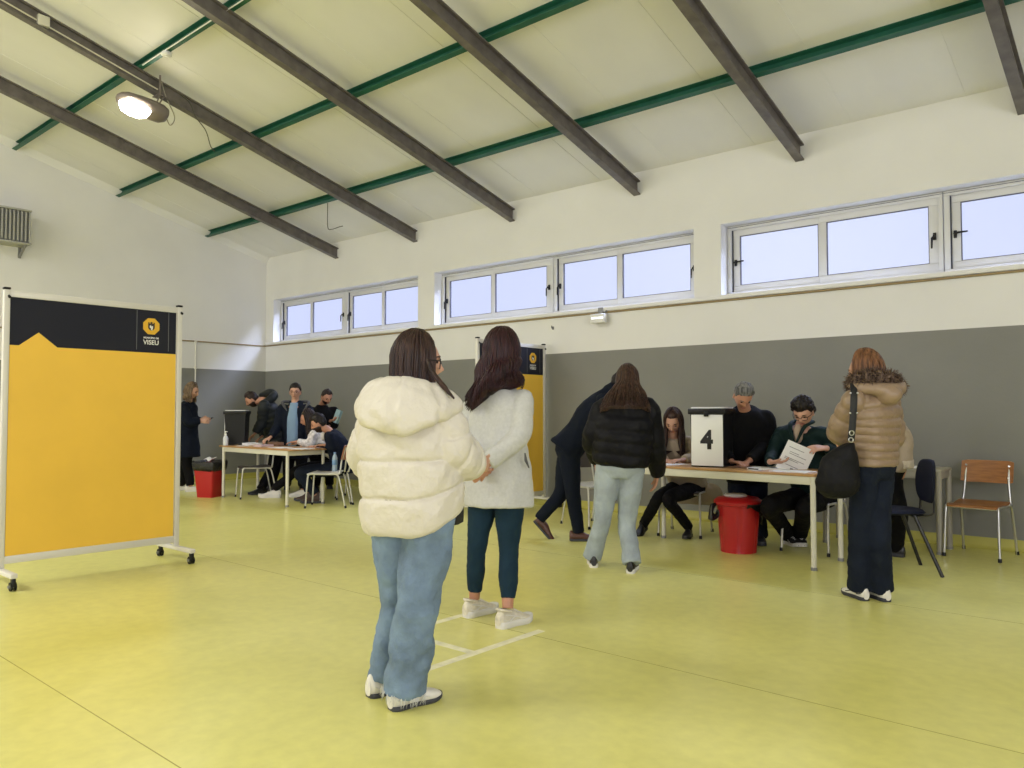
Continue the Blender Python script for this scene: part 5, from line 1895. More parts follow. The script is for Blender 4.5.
# ---- 5: young woman writing -------------------------------------------------------------------------
def woman_writing():
    psi = facing(V((0.25, 1, 0)))
    AR, dR = foot_at((646, 533), (636, 537))
    AL, dL = foot_at((690, 536), (684, 541))
    f = Fig('young woman with long dark hair in a beige coat, seated writing behind the table', 7.5,
            V((9.25, 0.97, 0.50)), (673, 450, 0.0), (672.5, 436, -0.08), (673.5, 421.5, -0.15), psi, psi - 4, 32, fem=True, sw=0.155, hw=0.085,
            el=((694, 459, -0.12), (655, 460, -0.10)), wr=((683, 460, -0.30), (668, 461, -0.28)),
            kn=((668, 499, -0.25), (659, 497, -0.12)), an=(ank(AL), ank(AR)))
    body(f, 'skin_pale', ((LFT + TOC * 0.4, -ZUP, 45), (RGT + TOC * 0.3, -ZUP, 50)), hs=0.95)
    trousers(f, BLACKTR, (0.085, 0.078, 0.056, 0.053, 0.046), 0.2, 0.16, 0.13, 0.008, 0.008, (0.0, 0.0))
    shoe(f.root, AL, dL, BLACK_SHOE, BLACK_SHOE, 0.92, kind='boot', pitch=0)
    shoe(f.root, AR, dR, BLACK_SHOE, BLACK_SHOE, 0.92, kind='boot', pitch=15)

    def skirt(mb):
        # the coat tails spread over the chair seat
        rings = []
        for z, k in ((0.50, 0.17), (0.46, 0.22), (0.40, 0.235), (0.33, 0.23), (0.29, 0.20)):
            c_ = V((9.25, 0.86, z)) + RGT * 0.10 * (0.5 - z) * 2
            rings.append([c_ + rightof(psi) * (k * 1.15 * math.cos(a)) + heading(psi) * (k * 0.62 * math.sin(a)) for a in [2 * PI * j / 26 for j in range(26)]])
        mb.loft(rings)
    co = upper(f, 'beige_coat', BEIGE,
               [(-0.03, 0.18, 0.14, 0), (0.2, 0.175, 0.135, 0), (0.7, 0.175, 0.125, 0), (0.88, 0.155, 0.10, 0), (1.0, 0.085, 0.08, 0)],
               (0.070, 0.066, 0.060, 0.056, 0.045), 0.009, None, None, 0.018, 0.005, cuff=(-0.02, -0.02), extra=skirt)
    long_hair(f.root, f.H, H_BROWN, 0.28, 128, 0.015, 0.03, locks=160, lr=0.006, vol=1.16, seed=11, uneven=0.06, wave=0.006)
    face_parts(f.root, f.H, H_BROWN, fem=True)
    return f


# ---- 6: grey-haired man -----------------------------------------------------------------------------
def man_grey_hair():
    psi = 176
    AR, dR = foot_at((738, 541), (734, 551))
    AL, dL = foot_at((760, 542), (763, 551))
    f = Fig('grey-haired man in a black jacket bending over the table behind the red bin', 7.05,
            (748, 470, 0.05), (745, 433, -0.04), (744.5, 411, -0.16), (743, 395.5, -0.29), psi, psi, 50, sw=0.2, hw=0.09,
            el=((771, 441, -0.10), (719, 441, -0.08)), wr=((749, 461, -0.34), (732, 462, -0.30)),
            kn=((757, 508, 0.0), (737, 507, 0.0)), an=(ank(AL), ank(AR)))
    body(f, 'skin', ((LFT * 0.8 + TOC * 0.6 - ZUP * 0.3, -ZUP, 35), (RGT * 0.5 + TOC * 0.8, -ZUP, 25)))
    trousers(f, JEAN_DARK, (0.10, 0.092, 0.075, 0.07, 0.068), 0.2, 0.175, 0.14, 0.012, 0.009, (0.03, 0.03))
    shoe(f.root, AL, dL, BLACK_SHOE, SOLE_D, 1.05)
    shoe(f.root, AR, dR, BLACK_SHOE, SOLE_D, 1.05)
    upper(f, 'black_jacket', DK,
          [(-0.12, 0.195, 0.15, 0), (0.1, 0.195, 0.15, 0), (0.35, 0.195, 0.145, 0), (0.7, 0.215, 0.15, 0), (0.88, 0.215, 0.125, 0), (0.98, 0.13, 0.10, 0), (1.04, 0.085, 0.085, 0)],
          (0.078, 0.070, 0.064, 0.058, 0.048), 0.009, None, None, 0.016, 0.005, cuff=(-0.02, -0.02), shoulder=0.08)
    short_hair(f.root, f.H, H_GREY, 0.017, recede=-0.01, rough=0.007)
    face_parts(f.root, f.H, H_GREY)
    return f


# ---- 7: young man holding the form ---------------------------------------------------------------------------
def man_form():
    psi = facing(V((-0.10, 1, 0)))
    AR, dR = foot_at((783, 543), (797, 547))
    AL, dL = foot_at((799, 543), (807, 553))
    f = Fig('young man with black curly hair in a dark green jacket, holding a white form', 6.85,
            V((10.53, 1.06, 0.50)), (802, 446, -0.06), (802, 427, -0.15), (803.5, 412, -0.24), psi, psi - 6, 34, sw=0.19, hw=0.09,
            el=((838, 456, -0.16), (772, 456, -0.14)), wr=((826, 448, -0.40), (770, 462, -0.36)),
            kn=((806, 507, -0.40), (769, 506, -0.36)), an=(ank(AL), ank(AR)))
    body(f, 'skin_pale', ((LFT + TOC * 0.2, TOC * -0.4 - ZUP * 0.7, 30), (RGT * 0.9 + TOC * 0.5, ZUP * 0.6 + LFT * -0.2, 35)), hs=1.0)
    trousers(f, BLACKTR, (0.10, 0.092, 0.075, 0.070, 0.066), 0.2, 0.175, 0.14, 0.010, 0.009, (0.0, 0.0))
    vs_ = mat('black_canvas', (0.012, 0.012, 0.013), 0.8)
    shoe(f.root, AL, dL, vs_, SOLE_W, 1.02, laces=SOLE_W, thick=0.03, accent=SOLE_W)
    shoe(f.root, AR, dR, vs_, SOLE_W, 1.02, laces=SOLE_W, thick=0.03, accent=SOLE_W)
    jk = upper(f, 'green_jacket', GREENJ,
               [(-0.08, 0.185, 0.15, 0), (0.2, 0.185, 0.145, 0), (0.7, 0.205, 0.14, 0), (0.88, 0.205, 0.115, 0), (0.97, 0.13, 0.095, 0)],
               (0.074, 0.066, 0.060, 0.054, 0.044), 0.009, None, None, 0.018, 0.006, cuff=(-0.01, -0.01), shoulder=0.085)
    h = heading(psi)
    r = rightof(psi)
    cl = MB()
    for s in (-1, 1):
        a = f.nck + r * (s * 0.085) - h * 0.02 + ZUP * 0.045
        b = f.nck + r * (s * 0.065) + h * 0.085 + ZUP * 0.005
        c_ = f.nck + r * (s * 0.012) + h * 0.13 - ZUP * 0.13
        cl.tube(spline([f.nck - h * 0.075 + r * (s * 0.02) + ZUP * 0.045, a, b, c_], 5), [0.022] * 10 + [0.02, 0.018, 0.016, 0.014, 0.012, 0.01], 10, flat=0.7)
        cl.build('collar', GREENJ, jk, ang=180)
        cl = MB()
    v_ = MB().ball(f.nck + h * 0.07 - ZUP * 0.055, 0.04, 0.035, 0.085, 10)
    v_.build('undershirt', mat('beige_undershirt', (0.40, 0.30, 0.22), 0.9), f.root, ang=180)
    short_hair(f.root, f.H, H_BLACK, 0.030, front=0.05, rough=0.014, crown=1.2)
    specs(f.root, f.H, r=0.021)
    face_parts(f.root, f.H, H_BLACK)
    # the form in his hands
    pts = [(788.5, 439.5, -0.42), (817, 452, -0.42), (805.5, 468, -0.40), (770.5, 461, -0.40)]
    a, b, c_, d_ = [f.pt(p) for p in pts]
    X = (b - a).normalized()
    Y0 = (a - d_)
    Y = (Y0 - X * Y0.dot(X)).normalized()
    N = X.cross(Y)
    if N.dot(TOC) < 0:
        N = -N
    fm = thing('ballot_form', 'white printed form held up in the hands of the young man in green', 'form', (a + c_) / 2)
    w_, hgt = 0.245, 0.25
    o = a - Y * hgt
    T = frame(o, X, Y, N)
    rings = []
    for i in range(9):
        x = w_ * i / 8
        bow = 0.012 * math.sin(PI * i / 8)
        rings.append([T @ V((x, 0, bow)), T @ V((x, hgt, bow)), T @ V((x, hgt, bow + 0.0012)), T @ V((x, 0, bow + 0.0012))])
    so = MB().loft(rings).build('sheet', M['paper'], fm)
    ln = MB()
    for y, x0, x1 in ((0.055, 0.06, 0.17), (0.10, 0.03, 0.15), (0.112, 0.03, 0.20), (0.15, 0.05, 0.20), (0.165, 0.05, 0.13), (0.20, 0.03, 0.16)):
        for i in range(6):
            xa, xb = x0 + (x1 - x0) * i / 6, x0 + (x1 - x0) * (i + 1) / 6
            za, zb_ = 0.0016 + 0.012 * math.sin(PI * xa / w_), 0.0016 + 0.012 * math.sin(PI * xb / w_)
            ln.add([T @ V(q) for q in ((xa, y, za), (xb, y, zb_), (xb, y + 0.005, zb_), (xa, y + 0.005, za))], [(0, 1, 2, 3)])
    ln.build('printed_line', mat('grey_print', (0.25, 0.25, 0.27), 0.8), so)
    bx = MB()
    z = 0.0016 + 0.012 * math.sin(PI * 0.12 / w_)
    bx.add([T @ V(q) for q in ((0.11, 0.02, z), (0.135, 0.02, z), (0.135, 0.045, z), (0.11, 0.045, z))], [(0, 1, 2, 3)])
    bx.build('printed_box', mat('grey_print_box', (0.30, 0.30, 0.32), 0.8), so)
    return f


# ---- 8: woman in the tan puffer jacket with a fur hood --------------------------------------------------
def woman_tan():
    AL, dL = foot_at((867, 601.5), (842, 592))
    AR, dR = foot_at((889, 602.5), (867, 595))
    f = Fig('woman in a tan puffer jacket with a fur-trimmed hood and dark jeans', 4.95,
            (872, 466), (873, 419), (870, 390), (865, 371.5), -30, -46, 8, fem=True, sw=0.165, hw=0.068,
            el=((839, 431, 0.04), (893, 436, 0.08)), wr=((852, 443, 0.25), (884, 445, 0.27)),
            kn=((860, 534, 0.02), (878, 536, -0.02)), an=(ank(AL), ank(AR)))
    body(f, 'skin_pale', ((heading(-30), RGT, 25), (heading(-30), LFT, 25)), hs=0.95)
    trousers(f, JEAN_DARK, (0.090, 0.083, 0.072, 0.072, 0.078), 0.2, 0.155, 0.125, 0.012, 0.008, (0.03, 0.03))
    shoe(f.root, AL, dL, SHOE_W, SOLE_D, 0.92, laces=SOLE_W, accent=SOLE_D, thick=0.022)
    shoe(f.root, AR, dR, SHOE_W, SOLE_D, 0.92, laces=SOLE_W, accent=SOLE_D, thick=0.022)
    q = [0.0 + 0.118 * i for i in range(9)]
    jk = upper(f, 'puffer_jacket', TAN,
               [(0.0, 0.150, 0.120, 0), (0.15, 0.150, 0.120, 0), (0.35, 0.148, 0.115, 0), (0.7, 0.172, 0.120, 0), (0.88, 0.160, 0.105, 0), (0.97, 0.10, 0.09, 0), (1.05, 0.085, 0.085, 0)],
               (0.070, 0.070, 0.064, 0.058, 0.046), 0.0065, quilt(q + [1.06], 0.018), quilt([i / 7 for i in range(8)], 0.014), 0.010, 0.006, shoulder=0.07, smooth_=1, step=0.012)
    # hood lump and fur trim
    mb = MB()
    pts = [(899, 382, 0.0), (900, 388, -0.08), (889, 391, -0.13), (874, 389, -0.13), (860, 388, -0.09), (850, 384, 0.02)]
    cc = spline([f.pt(p) for p in pts], 8)
    aa = spline([0.025, 0.04, 0.05, 0.042, 0.035, 0.025], 8)
    for a_, b_ in ((0, 1),):
        mb.tube(cc, aa, 16)
    mb.ball(f.pt((888, 395, -0.13)), 0.085, 0.06, 0.06, 12)
    me = remesh(mb, 0.008, 2, [(TEX_MID, 0.014)], off=f.base)
    ho = link('hood', me, TAN, f.root, 180)
    FUR = hair_mat('brown_fake_fur', (0.05, 0.032, 0.023), (0.20, 0.135, 0.10), 0.7)
    fp = [(855, 386, 0.10), (855, 382, 0.0), (862, 379, -0.08), (873, 377, -0.11), (886, 378, -0.09), (895, 384, -0.02), (897, 389, 0.08)]
    cc = spline([f.pt(p) for p in fp], 10)
    fm = MB()
    fm.tube(cc, [0.040 + 0.008 * math.sin(i * 0.8) for i in range(len(cc))], 14)
    rn = random.Random(4)
    for k in range(1700):
        i = rn.randrange(len(cc) - 1)
        p = cc[i].lerp(cc[i + 1], rn.random())
        t_ = (cc[i + 1] - cc[i]).normalized()
        o_ = V((rn.gauss(0, 1), rn.gauss(0, 1), rn.gauss(0, 1)))
        o_ = (o_ - t_ * o_.dot(t_)).normalized()
        s = p + o_ * 0.038
        e_ = s + (o_ + t_ * rn.uniform(-0.8, 0.8) + V((0, 0, -0.3))).normalized() * rn.uniform(0.02, 0.045)
        fm.tube([s, s.lerp(e_, 0.6), e_], [0.0028, 0.0020, 0.0006], 4)
    fm.build('fur_trim', FUR, ho, ang=180)
    long_hair(f.root, f.H, H_AUB, 0.085, 118, -0.005, 0.03, locks=220, lr=0.0050, vol=1.17, seed=21, uneven=0.08, wave=0.006, narrow=0.02, top=0.006)
    face_parts(f.root, f.H, H_AUB, fem=True)
    # shoulder bag
    bg_ = thing('shoulder_bag', 'large slouchy black shoulder bag carried by the woman in the tan jacket', 'bag', f.pt((840, 497, -0.10)))
    rings = []
    for py, x0, x1, dd in ((443, 850, 853, 0.035), (449, 834, 854, 0.05), (458, 824, 857, 0.07), (470, 818, 860, 0.085), (482, 816, 860, 0.09), (490, 819, 858, 0.08), (496, 826, 850, 0.05), (498, 832, 844, 0.02)):
        c_ = f.pt(((x0 + x1) / 2, py, -0.13))
        hw_ = (x1 - x0) / 2 / 780 * 4.85
        rings.append([c_ + RGT * (hw_ * (1 + 0.03 * math.sin(5 * a)) * math.cos(a)) + FWD0 * (dd * math.sin(a)) for a in [2 * PI * j / 28 for j in range(28)]])
    mb = MB().loft(rings)
    me = remesh(mb, 0.009, 2, [(TEX_BIG, 0.03), (TEX_MID, 0.02)], off=ORIG[bg_.name])
    link('pouch', me, mat('black_bag_nylon', (0.008, 0.008, 0.009), 0.6, spec=0.15, bump=0.4, bscale=40), bg_, 180)
    st = MB()
    A = [f.pt(p) for p in ((851, 441, -0.19), (852.5, 425, -0.185), (853.5, 410, -0.175), (854, 395, -0.15), (853.5, 386, -0.09), (852, 383, 0.0), (850, 387, 0.07), (848, 402, 0.15))]
    st.tube(spline(A, 6), 0.022, 8, flat=0.16, up=TOC)
    st.build('strap', mat('black_webbing', (0.012, 0.012, 0.012), 0.7), bg_, ang=60)
    rg = MB()
    for p in ((851, 440, -0.215), (851.7, 433, -0.212)):
        c_ = f.pt(p)
        rg.tube([c_ + RGT * (0.014 * math.cos(a)) + ZUP * (0.014 * math.sin(a)) for a in [2 * PI * j / 12 for j in range(13)]], 0.0035, 6)
    for p in ((850.2, 413, -0.2), (857.2, 413, -0.2), (850.6, 393, -0.165), (857.6, 393, -0.165)):
        rg.ball(f.pt(p), 0.006, n=6)
    rg.build('buckle', M['chrome'], bg_, ang=60)
    return f


# ---- 9: person half hidden behind her ---------------------------------------------------------------------------
def person_behind():
    AL, dL = foot_at((905, 557.5), (893, 556))
    AR, dR = foot_at((901, 553), (890, 551))
    f = Fig('person in a beige coat with cream cuffs, hidden behind the woman in the tan jacket', 6.4,
            (889, 468), (886, 423), (881, 398), (873, 382), -55, -60, 30, fem=True, sw=0.16, hw=0.08,
            el=((904, 437, -0.10), (890, 440, 0.15)), wr=((904, 463, -0.08), (880, 455, 0.2)),
            kn=((899, 512, -0.05), (895, 510, 0.05)), an=(ank(AL), ank(AR)))
    body(f, 'skin', ((-ZUP + heading(-55) * 0.3, FWD0, 25), (heading(-55), -ZUP, 25)))
    trousers(f, BLACKTR, (0.09, 0.082, 0.068, 0.066, 0.066), 0.2, 0.155, 0.125, 0.01, 0.009, (0.03, 0.03))
    shoe(f.root, AL, dL, BLACK_SHOE, SOLE_D, 0.95)
    shoe(f.root, AR, dR, BLACK_SHOE, SOLE_D, 0.95)
    jk = upper(f, 'beige_coat', BEIGE,
               [(-0.03, 0.155, 0.13, 0), (0.3, 0.155, 0.125, 0), (0.7, 0.17, 0.125, 0), (0.88, 0.155, 0.10, 0), (1.0, 0.08, 0.08, 0)],
               (0.072, 0.068, 0.064, 0.064, 0.066), 0.009, None, None, 0.016, 0.005, cuff=(0.0, 0.0))
    cu = MB()
    for i in (0, 1):
        d = arm_dir(f, i)
        cu.tube([f.wr[i] - d * 0.03, f.wr[i] + d * 0.035], [0.072, 0.074], 20)
        me = remesh(cu, 0.008, 2, [(TEX_FINE, 0.014)], off=f.base)
        link('fleece_cuff', me, mat('cream_fleece', (0.52, 0.45, 0.36), 0.95, bump=0.6, bscale=70), jk, 180)
        cu = MB()
    short_hair(f.root, f.H, H_DARK, 0.02, fem=True)
    return f


# ---- far table ------------------------------------------------------------------------------------------
def lady_phone():
    AR, dR = foot_at((185, 492.0), (199, 491.5))
    AL, dL = foot_at((176, 490.5), (189, 490))
    f = Fig('woman in a long navy coat looking at her phone near the plain red bin', 11.9,
            (187, 446), (186.5, 420), (188.5, 403.5), (192, 391, -0.02), 95, 92, 18, fem=True, sw=0.16, hw=0.08,
            el=((190, 421, 0.16), (189, 422, -0.17)), wr=((200, 420, 0.08), (200, 421, -0.08)),
            kn=((183, 469, 0.05), (188, 470, -0.05)), an=(ank(AL), ank(AR)))
    body(f, 'skin_pale', ((RGT, FWD0 * -1, 35), (RGT, FWD0, 35)))
    trousers(f, BLACKTR, (0.095, 0.086, 0.068, 0.064, 0.060), 0.2, 0.16, 0.13, 0.01, 0.009, (0.0, 0.0))
    shoe(f.root, AL, dL, SHOE_W, SOLE_W, 0.98, thick=0.035)
    shoe(f.root, AR, dR, SHOE_W, SOLE_W, 0.98, thick=0.035)
    co = upper(f, 'navy_coat', NAVY,
               [(-0.17, 0.19, 0.185, 0), (0.1, 0.18, 0.165, 0), (0.35, 0.175, 0.155, 0), (0.7, 0.19, 0.15, 0), (0.88, 0.165, 0.125, 0), (1.0, 0.10, 0.10, 0), (1.06, 0.085, 0.09, 0)],
               (0.084, 0.080, 0.074, 0.066, 0.052), 0.010, None, None, 0.018, 0.006)
    mb = MB()
    mb.tube(spline([f.pt(p) for p in ((180, 405, 0.1), (179, 408, 0.0), (180, 405, -0.1))], 6), 0.06, 12)
    link('hood', remesh(mb, 0.01, 2, [(TEX_MID, 0.012)], off=f.base), NAVY, f.root, 180)
    long_hair(f.root, f.H, H_BLOND, 0.15, 112, 0.01, 0.03, locks=120, lr=0.007, vol=1.16, seed=31, wave=0.008, uneven=0.08)
    face_parts(f.root, f.H, H_BLOND, fem=True)
    p = f.pt((208.5, 420, 0.0))
    ph = thing('phone', 'dark phone held by the woman in the long navy coat', 'phone', p)
    T = frame(p, (RGT * 0.85 + ZUP * 0.5).normalized(), FWD0, (ZUP * 0.85 - RGT * 0.5).normalized())
    MB().box((-0.075, -0.036, -0.004), (0.075, 0.036, 0.004), bev=0.004, M=T).build('phone_body', M['black_plastic'], ph)
    MB().box((-0.068, -0.032, 0.0035), (0.068, 0.032, 0.0046), M=T).build('screen', mat('phone_screen', (0.05, 0.06, 0.08), 0.15), ph)
    return f


def man_puffer():
    AL, dL = foot_at((266, 494), (253, 495))
    AR, dR = foot_at((276, 491), (262, 491))
    f = Fig('man in a dark grey puffer jacket leaning over the far table', 11.9,
            (277, 444, 0.1), (270, 413, 0.0), (263.5, 401.5, -0.03), (252, 399.5, -0.05), -100, -104, 34, sw=0.19, hw=0.09,
            el=((262.5, 421, -0.16), (264, 424, 0.16)), wr=((255.5, 433, -0.22), (263, 436, 0.02)),
            kn=((272, 468, -0.05), (276, 467, 0.1)), an=(ank(AL), ank(AR)))
    body(f, 'skin', ((LFT * 0.7 - ZUP * 0.6, -ZUP, 30), (LFT * 0.7 - ZUP * 0.5, -ZUP, 30)))
    trousers(f, BLACKTR, (0.1, 0.09, 0.075, 0.068, 0.064), 0.2, 0.165, 0.14, 0.01, 0.010, (0.03, 0.03))
    shoe(f.root, AL, dL, BLACK_SHOE, SOLE_D, 1.05)
    shoe(f.root, AR, dR, BLACK_SHOE, SOLE_D, 1.05)
    upper(f, 'puffer_jacket', GREYPUF,
          [(-0.05, 0.175, 0.145, 0), (0.35, 0.175, 0.14, 0), (0.7, 0.20, 0.145, 0), (0.88, 0.185, 0.12, 0), (1.0, 0.09, 0.09, 0)],
          (0.086, 0.082, 0.074, 0.064, 0.050), 0.0095, quilt([-0.05 + i * 0.11 for i in range(11)], 0.014), quilt([i / 9 for i in range(10)], 0.011), 0.012, 0.0, step=0.014, smooth_=1)
    mb = MB()
    mb.tube(spline([f.pt(p) for p in ((262, 397, 0.12), (269, 393, 0.08), (274, 395, 0.0), (271, 399, -0.1), (264, 404, -0.14))], 6), 0.065, 14)
    link('hood', remesh(mb, 0.01, 2, [(TEX_MID, 0.012)], off=f.base), GREYPUF, f.root, 180)
    short_hair(f.root, f.H, H_DARK, 0.018)
    beard(f.root, f.H, H_DARK)
    face_parts(f.root, f.H, H_DARK)
    return f


def man_blue_shirt():
    AR, dR = foot_at((287, 489), (285, 497))
    AL, dL = foot_at((302, 489), (304, 497))
    f = Fig('standing man with glasses, open navy parka over a light blue shirt, at the far table', 11.35,
            (295, 449), (295, 419), (295, 404), (295.3, 392.0, -0.02), 184, 176, 4, sw=0.19, hw=0.09,
            el=((311, 425, -0.02), (278.5, 425, -0.04)), wr=((308, 440, -0.22), (271, 437, -0.26)),
            kn=((302, 469), (288, 469)), an=(ank(AL), ank(AR)))
    body(f, 'skin_pale', ((TOC * 0.6 + LFT * 0.3 - ZUP * 0.4, -ZUP, 25), (LFT * 0.5 + TOC * 0.6 - ZUP * 0.3, -ZUP, 40)))
    trousers(f, BLACKTR, (0.1, 0.09, 0.076, 0.07, 0.066), 0.2, 0.165, 0.14, 0.01, 0.010, (0.03, 0.03))
    shoe(f.root, AL, dL, BLACK_SHOE, SOLE_D, 1.05)
    shoe(f.root, AR, dR, BLACK_SHOE, SOLE_D, 1.05)
    upper(f, 'navy_parka', NAVY,
          [(-0.14, 0.19, 0.14, -0.02), (0.35, 0.195, 0.14, -0.02), (0.7, 0.215, 0.13, -0.02), (0.88, 0.195, 0.11, -0.02), (0.98, 0.11, 0.09, -0.035), (1.10, 0.095, 0.075, -0.045)],
          (0.082, 0.078, 0.072, 0.064, 0.050), 0.010, None, None, 0.016, 0.005)
    mb = MB()
    f.torso(mb, [(-0.08, 0.10, 0.135, 0.015), (0.35, 0.105, 0.135, 0.015), (0.7, 0.10, 0.128, 0.015), (0.9, 0.075, 0.09, 0.02), (1.04, 0.060, 0.062, 0.012)], 0.03, 30)
    link('shirt', remesh(mb, 0.009, 2, [(TEX_MID, 0.008)], off=f.base), mat('light_blue_shirt', (0.19, 0.29, 0.40), 0.85, bump=0.2, bscale=70), f.root, 180)
    for s, (xa, xb) in ((-1, (287, 283)), (1, (303, 308))):
        mb = MB()
        mb.tube(spline([f.pt(p) for p in ((295 + s * 3, 402, 0.11), (xb, 402, 0.05), (xb - s * 0.5, 405, -0.06), (xa, 411, -0.125))], 6), [0.022] * 12 + [0.020, 0.019, 0.018, 0.015, 0.012, 0.010, 0.008], 12)
        link('hood_edge', remesh(mb, 0.008, 1, off=f.base), mat('grey_hood_lining', (0.07, 0.07, 0.075), 0.9), f.root, 180)
    short_hair(f.root, f.H, H_BLACK, 0.02, front=0.055)
    specs(f.root, f.H, mat('dark_red_frames', (0.05, 0.012, 0.012), 0.35), r=0.023)
    face_parts(f.root, f.H, H_BLACK)
    return f


def man_reading():
    AR, dR = foot_at((316, 489), (318, 497))
    AL, dL = foot_at((329, 488), (334, 495))
    f = Fig('standing man in a black jacket reading a pale blue paper by the far wall', 11.9,
            (321, 450), (321, 420), (322, 406.5), (326.5, 397, -0.10), 160, 140, 30, sw=0.19, hw=0.09,
            el=((334, 425, -0.02), (311.5, 426, -0.02)), wr=((330, 421, -0.28), (322, 428, -0.26)),
            kn=((329, 469), (317, 469)), an=(ank(AL), ank(AR)))
    body(f, 'skin', ((RGT * 0.5 + ZUP * 0.1 + TOC * 0.3, ZUP, 40), (RGT * 0.6 + TOC * 0.3, ZUP, 40)))
    trousers(f, BLACKTR, (0.1, 0.09, 0.076, 0.07, 0.066), 0.2, 0.165, 0.14, 0.01, 0.010, (0.03, 0.03))
    shoe(f.root, AL, dL, BLACK_SHOE, SOLE_D, 1.05)
    shoe(f.root, AR, dR, BLACK_SHOE, SOLE_D, 1.05)
    upper(f, 'black_jacket', DK,
          [(-0.12, 0.185, 0.145, 0), (0.35, 0.185, 0.14, 0), (0.7, 0.205, 0.14, 0), (0.88, 0.185, 0.115, 0), (0.98, 0.10, 0.095, 0), (1.05, 0.085, 0.085, 0)],
          (0.082, 0.076, 0.070, 0.062, 0.050), 0.010, None, None, 0.016, 0.005)
    short_hair(f.root, f.H, H_DARK, 0.012, front=0.066)
    beard(f.root, f.H, H_DARK, 0.003)
    face_parts(f.root, f.H, H_DARK)
    p = f.pt((337.5, 416.5, -0.30))
    Y = (RGT * 0.35 + ZUP * 0.94).normalized()
    X = (RGT * 0.94 - ZUP * 0.35 + TOC * 0.3)
    X = (X - Y * X.dot(Y)).normalized()
    T = frame(p, X, Y, X.cross(Y))
    lf = thing('leaflet', 'pale blue folded paper held by the man reading near the far wall', 'leaflet', p)
    bl = mat('pale_blue_paper', (0.30, 0.44, 0.46), 0.8)
    MB().box((-0.055, -0.10, 0.0), (0.055, 0.10, 0.002), M=T).build('front_leaf', bl, lf)
    T2 = T @ Matrix.Translation((-0.055, 0, 0)) @ Matrix.Rotation(rad(25), 4, 'Y')
    MB().box((0.0, -0.10, -0.002), (0.11, 0.10, 0.0), M=T2).build('back_leaf', bl, lf)
    return f


def woman_seated_far():
    f = Fig('dark-haired woman in a white patterned sweater reaching across the far table', 10.95,
            V((4.03, 1.10, 0.50)), (319, 441, 0.0), (313.5, 429, 0.0), (307.8, 418.5, 0.0), -96, -96, 18, fem=True, sw=0.155, hw=0.08,
            el=((309.5, 444, -0.20), (311, 444, 0.16)), wr=((297.5, 441.5, -0.22), (302, 443, 0.15)),
            kn=((300, 469, -0.05), (303, 468, 0.12)), an=(at(274.5, 488, 11.0), at(303, 488, 11.1)))
    body(f, 'skin', ((LFT - ZUP * 0.1, -ZUP, 20), (LFT, -ZUP, 25)))
    trousers(f, BLACKTR, (0.09, 0.082, 0.066, 0.06, 0.056), 0.2, 0.16, 0.13, 0.01, 0.010, (0.0, 0.0))
    dL = LFT + TOC * 0.1
    shoe(f.root, V((f.an[0].x, f.an[0].y, 0.0)), dL, SHOE_W, SOLE_W, 1.15, thick=0.04, pitch=0)
    shoe(f.root, V((f.an[1].x, f.an[1].y, 0.0)), dL, SHOE_W, SOLE_W, 1.15, thick=0.035)
    upper(f, 'patterned_sweater', mat('white_patterned_knit', (0.60, 0.57, 0.54), 0.9, var=0.35, vscale=30, bump=0.4, bscale=60),
          [(-0.06, 0.165, 0.14, 0), (0.2, 0.16, 0.13, 0), (0.7, 0.17, 0.125, 0), (0.88, 0.15, 0.10, 0), (1.0, 0.08, 0.075, 0)],
          (0.068, 0.062, 0.056, 0.050, 0.042), 0.010, None, None, 0.014, 0.005)
    long_hair(f.root, f.H, H_DARK, 0.22, 112, 0.01, 0.03, locks=110, lr=0.007, vol=1.18, seed=41, uneven=0.06, shift=lambda ph, s: RGT * 0.03 * s)
    face_parts(f.root, f.H, H_DARK, fem=True)
    return f


def man_bearded_far():
    f = Fig('bearded man in a navy suit jacket seated behind the chair with the bottle', 10.4,
            V((4.50, 1.60, 0.50)), (337, 444, 0.0), (329, 431.5, 0.0), (318.5, 423.5, -0.03), -92, -98, 22, sw=0.18, hw=0.09,
            el=((333.5, 448, -0.16), (329, 449, 0.16)), wr=((325.5, 445, -0.17), (316.5, 446.5, 0.14)),
            kn=((300, 473, -0.02), (303, 472, 0.16)), an=(at(316, 494, 10.35), at(309, 491, 10.6)))
    body(f, 'skin', ((LFT, -ZUP, 35), (LFT, -ZUP, 35)))
    trousers(f, JEAN_DARK, (0.10, 0.092, 0.076, 0.068, 0.062), 0.2, 0.17, 0.14, 0.01, 0.010, (0.0, 0.0))
    bs = mat('dark_brown_boot', (0.045, 0.020, 0.013), 0.5)
    shoe(f.root, V((f.an[0].x, f.an[0].y, 0)), LFT + TOC * 0.2, bs, SOLE_D, 1.05, kind='boot')
    shoe(f.root, V((f.an[1].x, f.an[1].y, 0)), LFT, bs, SOLE_D, 1.05, kind='boot')
    upper(f, 'suit_jacket', NAVY,
          [(-0.10, 0.185, 0.155, 0), (0.2, 0.18, 0.145, 0), (0.7, 0.20, 0.14, 0), (0.88, 0.18, 0.11, 0), (0.99, 0.08, 0.08, 0)],
          (0.080, 0.072, 0.064, 0.056, 0.046), 0.010, None, None, 0.016, 0.005)
    c_ = MB().ball(f.nck + LFT * 0.07 - ZUP * 0.06, 0.03, 0.045, 0.07, 10)
    c_.build('shirt_collar', SOLE_W, f.root, ang=180)
    short_hair(f.root, f.H, H_BLACK, 0.026, front=0.058, crown=1.3, rough=0.01)
    beard(f.root, f.H, H_DARK, 0.010)
    face_parts(f.root, f.H, H_DARK)
    return f


